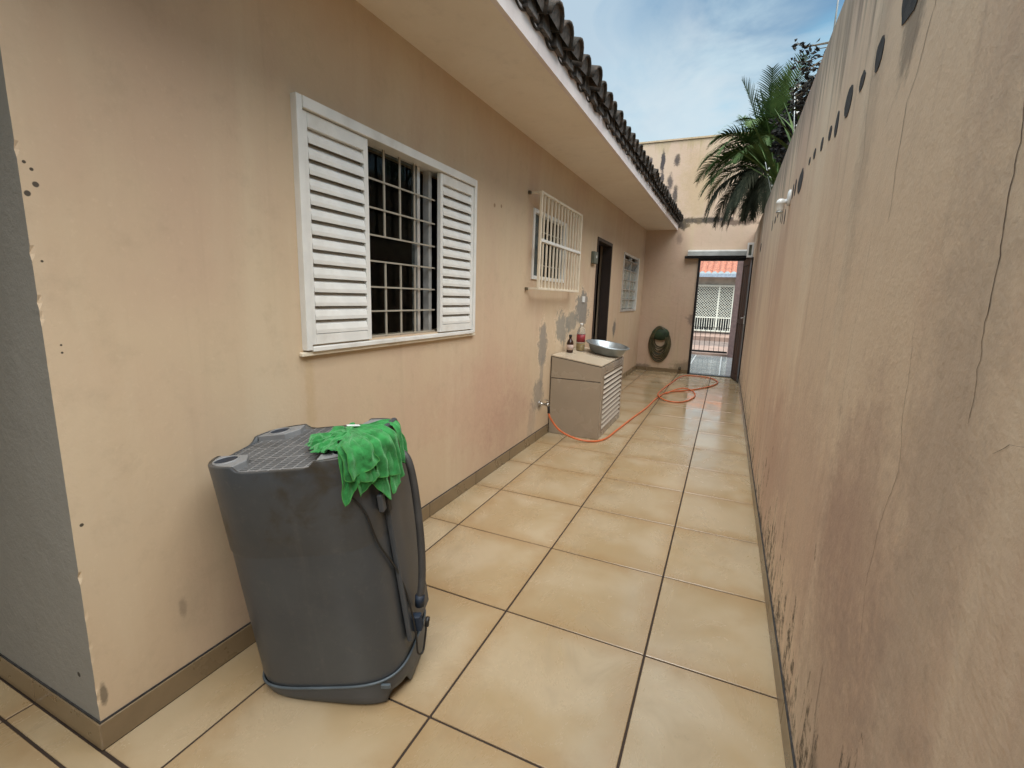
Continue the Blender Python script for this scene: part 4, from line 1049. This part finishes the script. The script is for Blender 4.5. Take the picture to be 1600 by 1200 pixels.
# ------------------------------------------------------------------ electric fence posts on the boundary wall
def fence_post(base, top, label):
    t = thing('fence_post', label, 'fence post', base, group='electric fence posts on the boundary wall')
    bv, tv = Vector(base), Vector(top); d = tv - bv
    under(MB().tube([bv - d.normalized() * .05, tv], .004, 6).obj('rod', M['galv']), t)
    for k in range(4):
        p = bv + d * (.28 + .24 * k)
        under(MB().lathe([(0, -.012), (.011, -.012), (.014, -.004), (.009, 0), (.014, .004), (.011, .012), (0, .012)], 10, Matrix.Translation(p + Vector((.022, 0, .008))) @ Matrix.Rotation(R(70), 4, 'Y') @ Matrix.Scale(.8, 4)).obj('insulator', M['whiteplastic']), t)
fence_post((1.10, 5.55, 2.64), (.985, 5.55, 3.04), 'leaning electric fence rod with white insulators in front of the palm')
fence_post((1.10, 3.45, 2.64), (1.06, 3.45, 3.04), 'electric fence rod half hidden by the dark shrub on the wall top')
fence_post((1.10, 1.93, 2.64), (1.10, 1.93, 3.12), 'nearest electric fence rod at the top edge of the right wall')

# ------------------------------------------------------------------ palm
def frond(b_, base, az, el, L, droop, leaf_l, nleaf, rng, sag=.35, wfac=1.0):
    pts = []; p = Vector(base); d = Vector((math.cos(az) * math.cos(el), math.sin(az) * math.cos(el), math.sin(el))); n_ = 22
    tw = rng.uniform(-.3, .3)
    for i in range(n_ + 1):
        pts.append(p.copy()); p = p + d * (L / n_); d = (d + Vector((0, 0, -droop / n_)) * (.4 + 1.5 * i / n_)).normalized()
    for i in range(n_):
        a, c = pts[i], pts[i + 1]; w = .011 * (1 - i / n_) + .003
        t = (c - a).normalized(); s_ = t.cross(Vector((0, 0, 1))).normalized(); u2 = s_.cross(t)
        b_.add([a - s_ * w, a + s_ * w, c + s_ * w * .9, c - s_ * w * .9, a + u2 * w, c + u2 * w], [(0, 3, 5, 4), (1, 4, 5, 2), (0, 1, 2, 3)])
    for k in range(nleaf):
        f = .14 + .86 * k / nleaf; q = f * n_; i = min(n_ - 1, int(q)); a = pts[i].lerp(pts[i + 1], q - i)
        t = (pts[i + 1] - pts[i]).normalized(); s_ = t.cross(Vector((0, 0, 1))); s_ = s_.normalized() if s_.length > .05 else Vector((1, 0, 0)); u2 = s_.cross(t)
        ll = leaf_l * (math.sin(math.pi * min(.97, .12 + f * .86)) ** .6) * rng.uniform(.85, 1.1)
        for sg in (-1, 1):
            dd = (s_ * sg * (.86 + .1 * rng.random()) + t * (.55 + .5 * f) + u2 * (.32 + tw * sg + rng.uniform(-.12, .12))).normalized()
            w = .0115 * wfac; prev = a; dv = dd; quad = [a - t * w * .4, a + t * w * .4]; vs2 = []; m_ = 4
            for j in range(m_ + 1):
                ww = w * (1 - (j / m_) ** 1.6) + .0008
                vs2 += [prev - t * ww, prev + t * ww]; prev = prev + dv * (ll / m_); dv = (dv + Vector((0, 0, -sag))).normalized()
            b_.add(vs2, [(2 * j, 2 * j + 1, 2 * j + 3, 2 * j + 2) for j in range(m_)])
palm = thing('palm', 'feathery palm behind the right wall, its old fronds hanging towards the gate', 'palm tree', (1.55, 6.9, 0))
under(MB().tube(spline([(1.72, 7.0, -.1), (1.66, 6.95, 1.4), (1.46, 6.9, 2.5), (1.12, 6.88, 3.12)], 6), [.12] * 15 + [.10, .09, .08, .07], 10).obj('trunk', M['stem']), palm)
rng = random.Random(11)
spec = []
# upright young fronds
for k in range(14): spec.append((R(rng.uniform(60, 320)), R(rng.uniform(58, 86)), rng.uniform(.9, 1.35), rng.uniform(.3, .8), 'leaf', .34, .12))
# arching fronds over the passage (towards -x and the camera)
for az, el, L, dr_ in ((172, 42, 1.45, 2.2), (190, 52, 1.5, 2.3), (205, 40, 1.35, 2.1), (158, 52, 1.4, 2.5), (225, 48, 1.4, 2.2), (240, 38, 1.25, 1.9), (262, 46, 1.3, 2.0), (182, 28, 1.35, 2.1), (214, 24, 1.25, 2.0), (148, 30, 1.3, 2.0), (198, 66, 1.35, 2.5), (248, 62, 1.4, 2.2), (280, 55, 1.2, 2.0)):
    spec.append((R(az), R(el), L * .84, dr_, 'leaf', .38, .28))
for az, el, L, dr_ in ((262, -20, .9, 2.2), (250, -38, .8, 2.0), (232, -32, .85, 2.2), (215, -45, .75, 2), (275, -2, 1.0, 2.4), (190, -48, .75, 2.), (172, -30, .85, 2.2), (178, 8, 1.15, 2.6), (196, 2, 1.2, 2.8), (166, 0, 1.15, 2.8), (210, -6, 1.0, 2.6), (186, -14, .95, 2.4), (225, -4, 1.1, 2.6), (152, -8, 1.0, 2.4), (240, 2, 1.0, 2.4), (200, -25, .8, 2.2)):
    spec.append((R(az), R(el), L, dr_, 'oldleaf', .34, .7))
for az in (20, 60, 330, 300, 100): spec.append((R(az), R(45), 1.3, 2.0, 'leaf', .36, .3))
for (az, el, L, dr_, mt_, ll, sg) in spec:
    b_ = MB(); frond(b_, (1.12 + rng.uniform(-.06, .06), 6.85 + rng.uniform(-.08, .08), 3.22 + rng.uniform(-.06, .06)), az, el, L, dr_, ll, 40, rng, sg)
    under(b_.obj('frond', M[mt_], fix=False), palm)
# spiky bromeliad-like leaves further along
def spiky(name, label, c, n, L, w, seed, mat='leaf', cat='plant', up_=60):
    rg = random.Random(seed); t = thing(name, label, cat, (c[0], c[1], c[2]))
    for k in range(n):
        az = R(rg.uniform(0, 360)); el = R(rg.uniform(up_ - 22, 86)); l = L * rg.uniform(.65, 1.1); b_ = MB(); vs2 = []; p = Vector(c) + Vector((rg.uniform(-.08, .08), rg.uniform(-.15, .15), 0)); d = Vector((math.cos(az) * math.cos(el), math.sin(az) * math.cos(el), math.sin(el)))
        s_ = d.cross(Vector((0, 0, 1))).normalized(); m_ = 7
        for j in range(m_ + 1):
            ww = w * (math.sin(math.pi * min(.98, .25 + .75 * j / m_))) + .001
            nrm = s_.cross(d); vs2 += [p - s_ * ww, p - nrm * ww * .35, p + s_ * ww]; p = p + d * (l / m_); d = (d + Vector((0, 0, -.07))).normalized()
        fs2 = []
        for j in range(m_): fs2 += [(3 * j, 3 * j + 1, 3 * j + 4, 3 * j + 3), (3 * j + 1, 3 * j + 2, 3 * j + 5, 3 * j + 4)]
        b_.add(vs2, fs2, True); under(b_.obj('leaf', M[mat], fix=False), t)
spiky('spiky_plant', 'spiky upright green plant rising between the palm and the dark shrub', (1.17, 5.6, 2.72), 34, 1.0, .02, 3)
spiky('spiky_plant', 'thin-leaved spiky plant on the wall top right of the dark shrub', (1.2, 3.65, 2.62), 26, .55, .011, 5)

# shrubs
def shrub(name, label, c, rad, nleaf, nstem, seed, lsz, zb=2.0):
    rg = random.Random(seed); t = thing(name, label, 'shrub', (c[0], c[1], 0)); tips = []
    b_ = MB()
    for k in range(nstem):
        a = R(rg.uniform(0, 360)); rr = rg.uniform(.3, 1); tip = Vector((c[0] + math.cos(a) * rad[0] * rr, c[1] + math.sin(a) * rad[1] * rr, c[2] + rad[2] * rg.uniform(-1, 1)))
        base = Vector((1.36, c[1] + rg.uniform(-.1, .1), 0)); mid = Vector((1.33, (base.y + tip.y) / 2, 2.72))
        P = spline([base, mid, tip], 6); b_.tube(P, [max(.0025, .012 * (1 - i / len(P))) for i in range(len(P))], 5, False)
        tips.append((mid, tip))
    under(b_.obj('branches', M['stem']), t)
    b_ = MB()
    for k in range(nleaf):
        mid, tip = rg.choice(tips); f = rg.random() ** .6; p = mid.lerp(tip, f) + Vector((rg.gauss(0, 1) * rad[0], rg.gauss(0, 1) * rad[1], rg.gauss(0, 1) * rad[2])) * .12
        if p.z < 2.68 and p.x < 1.29: continue
        d = Vector((rg.uniform(-1, 1), rg.uniform(-1, 1), rg.uniform(-.4, 1))).normalized(); s_ = d.orthogonal().normalized(); s_ = (s_ * math.cos(k) + d.cross(s_) * math.sin(k)); l = lsz * rg.uniform(.7, 1.3)
        u2 = d.cross(s_) * l * .12
        b_.add([p, p + d * l * .5 + s_ * l * .28 + u2, p + d * l, p + d * l * .5 - s_ * l * .28 + u2], [(0, 1, 2), (0, 2, 3)])
    o = under(b_.obj('leaves', M['darkleaf'], fix=False), t); o['kind'] = 'stuff'
shrub('dark_shrub', 'dense dark purplish shrub spilling over the boundary wall beside the palm', (1.12, 4.45, 2.98), (.13, .50, .33), 5200, 34, 2, .05)
shrub('leafy_twig', 'sparse dark twigs with small leaves sticking out above the right wall', (1.06, 2.85, 2.90), (.09, .26, .20), 900, 26, 8, .036)

# ------------------------------------------------------------------ unseen roof and back wall, added to shade the house corner
vr = thing('shade_roof', 'unseen roof and back wall added behind the house corner for shade', 'roof', (-2.4, -2.4, 0))
under(box('shade_slab', M['soffit'], -4.2, -.35, -4.2, -.80, 2.62, 2.74), vr)
under(box('blocking_wall', M['side'], -4.2, 1.25, -4.36, -4.21, 0, 2.74), vr)  # unseen, added to close the yard off from light
under(box('left_wall', M['side'], -4.36, -4.21, -4.2, YC, 0, 2.74), vr)
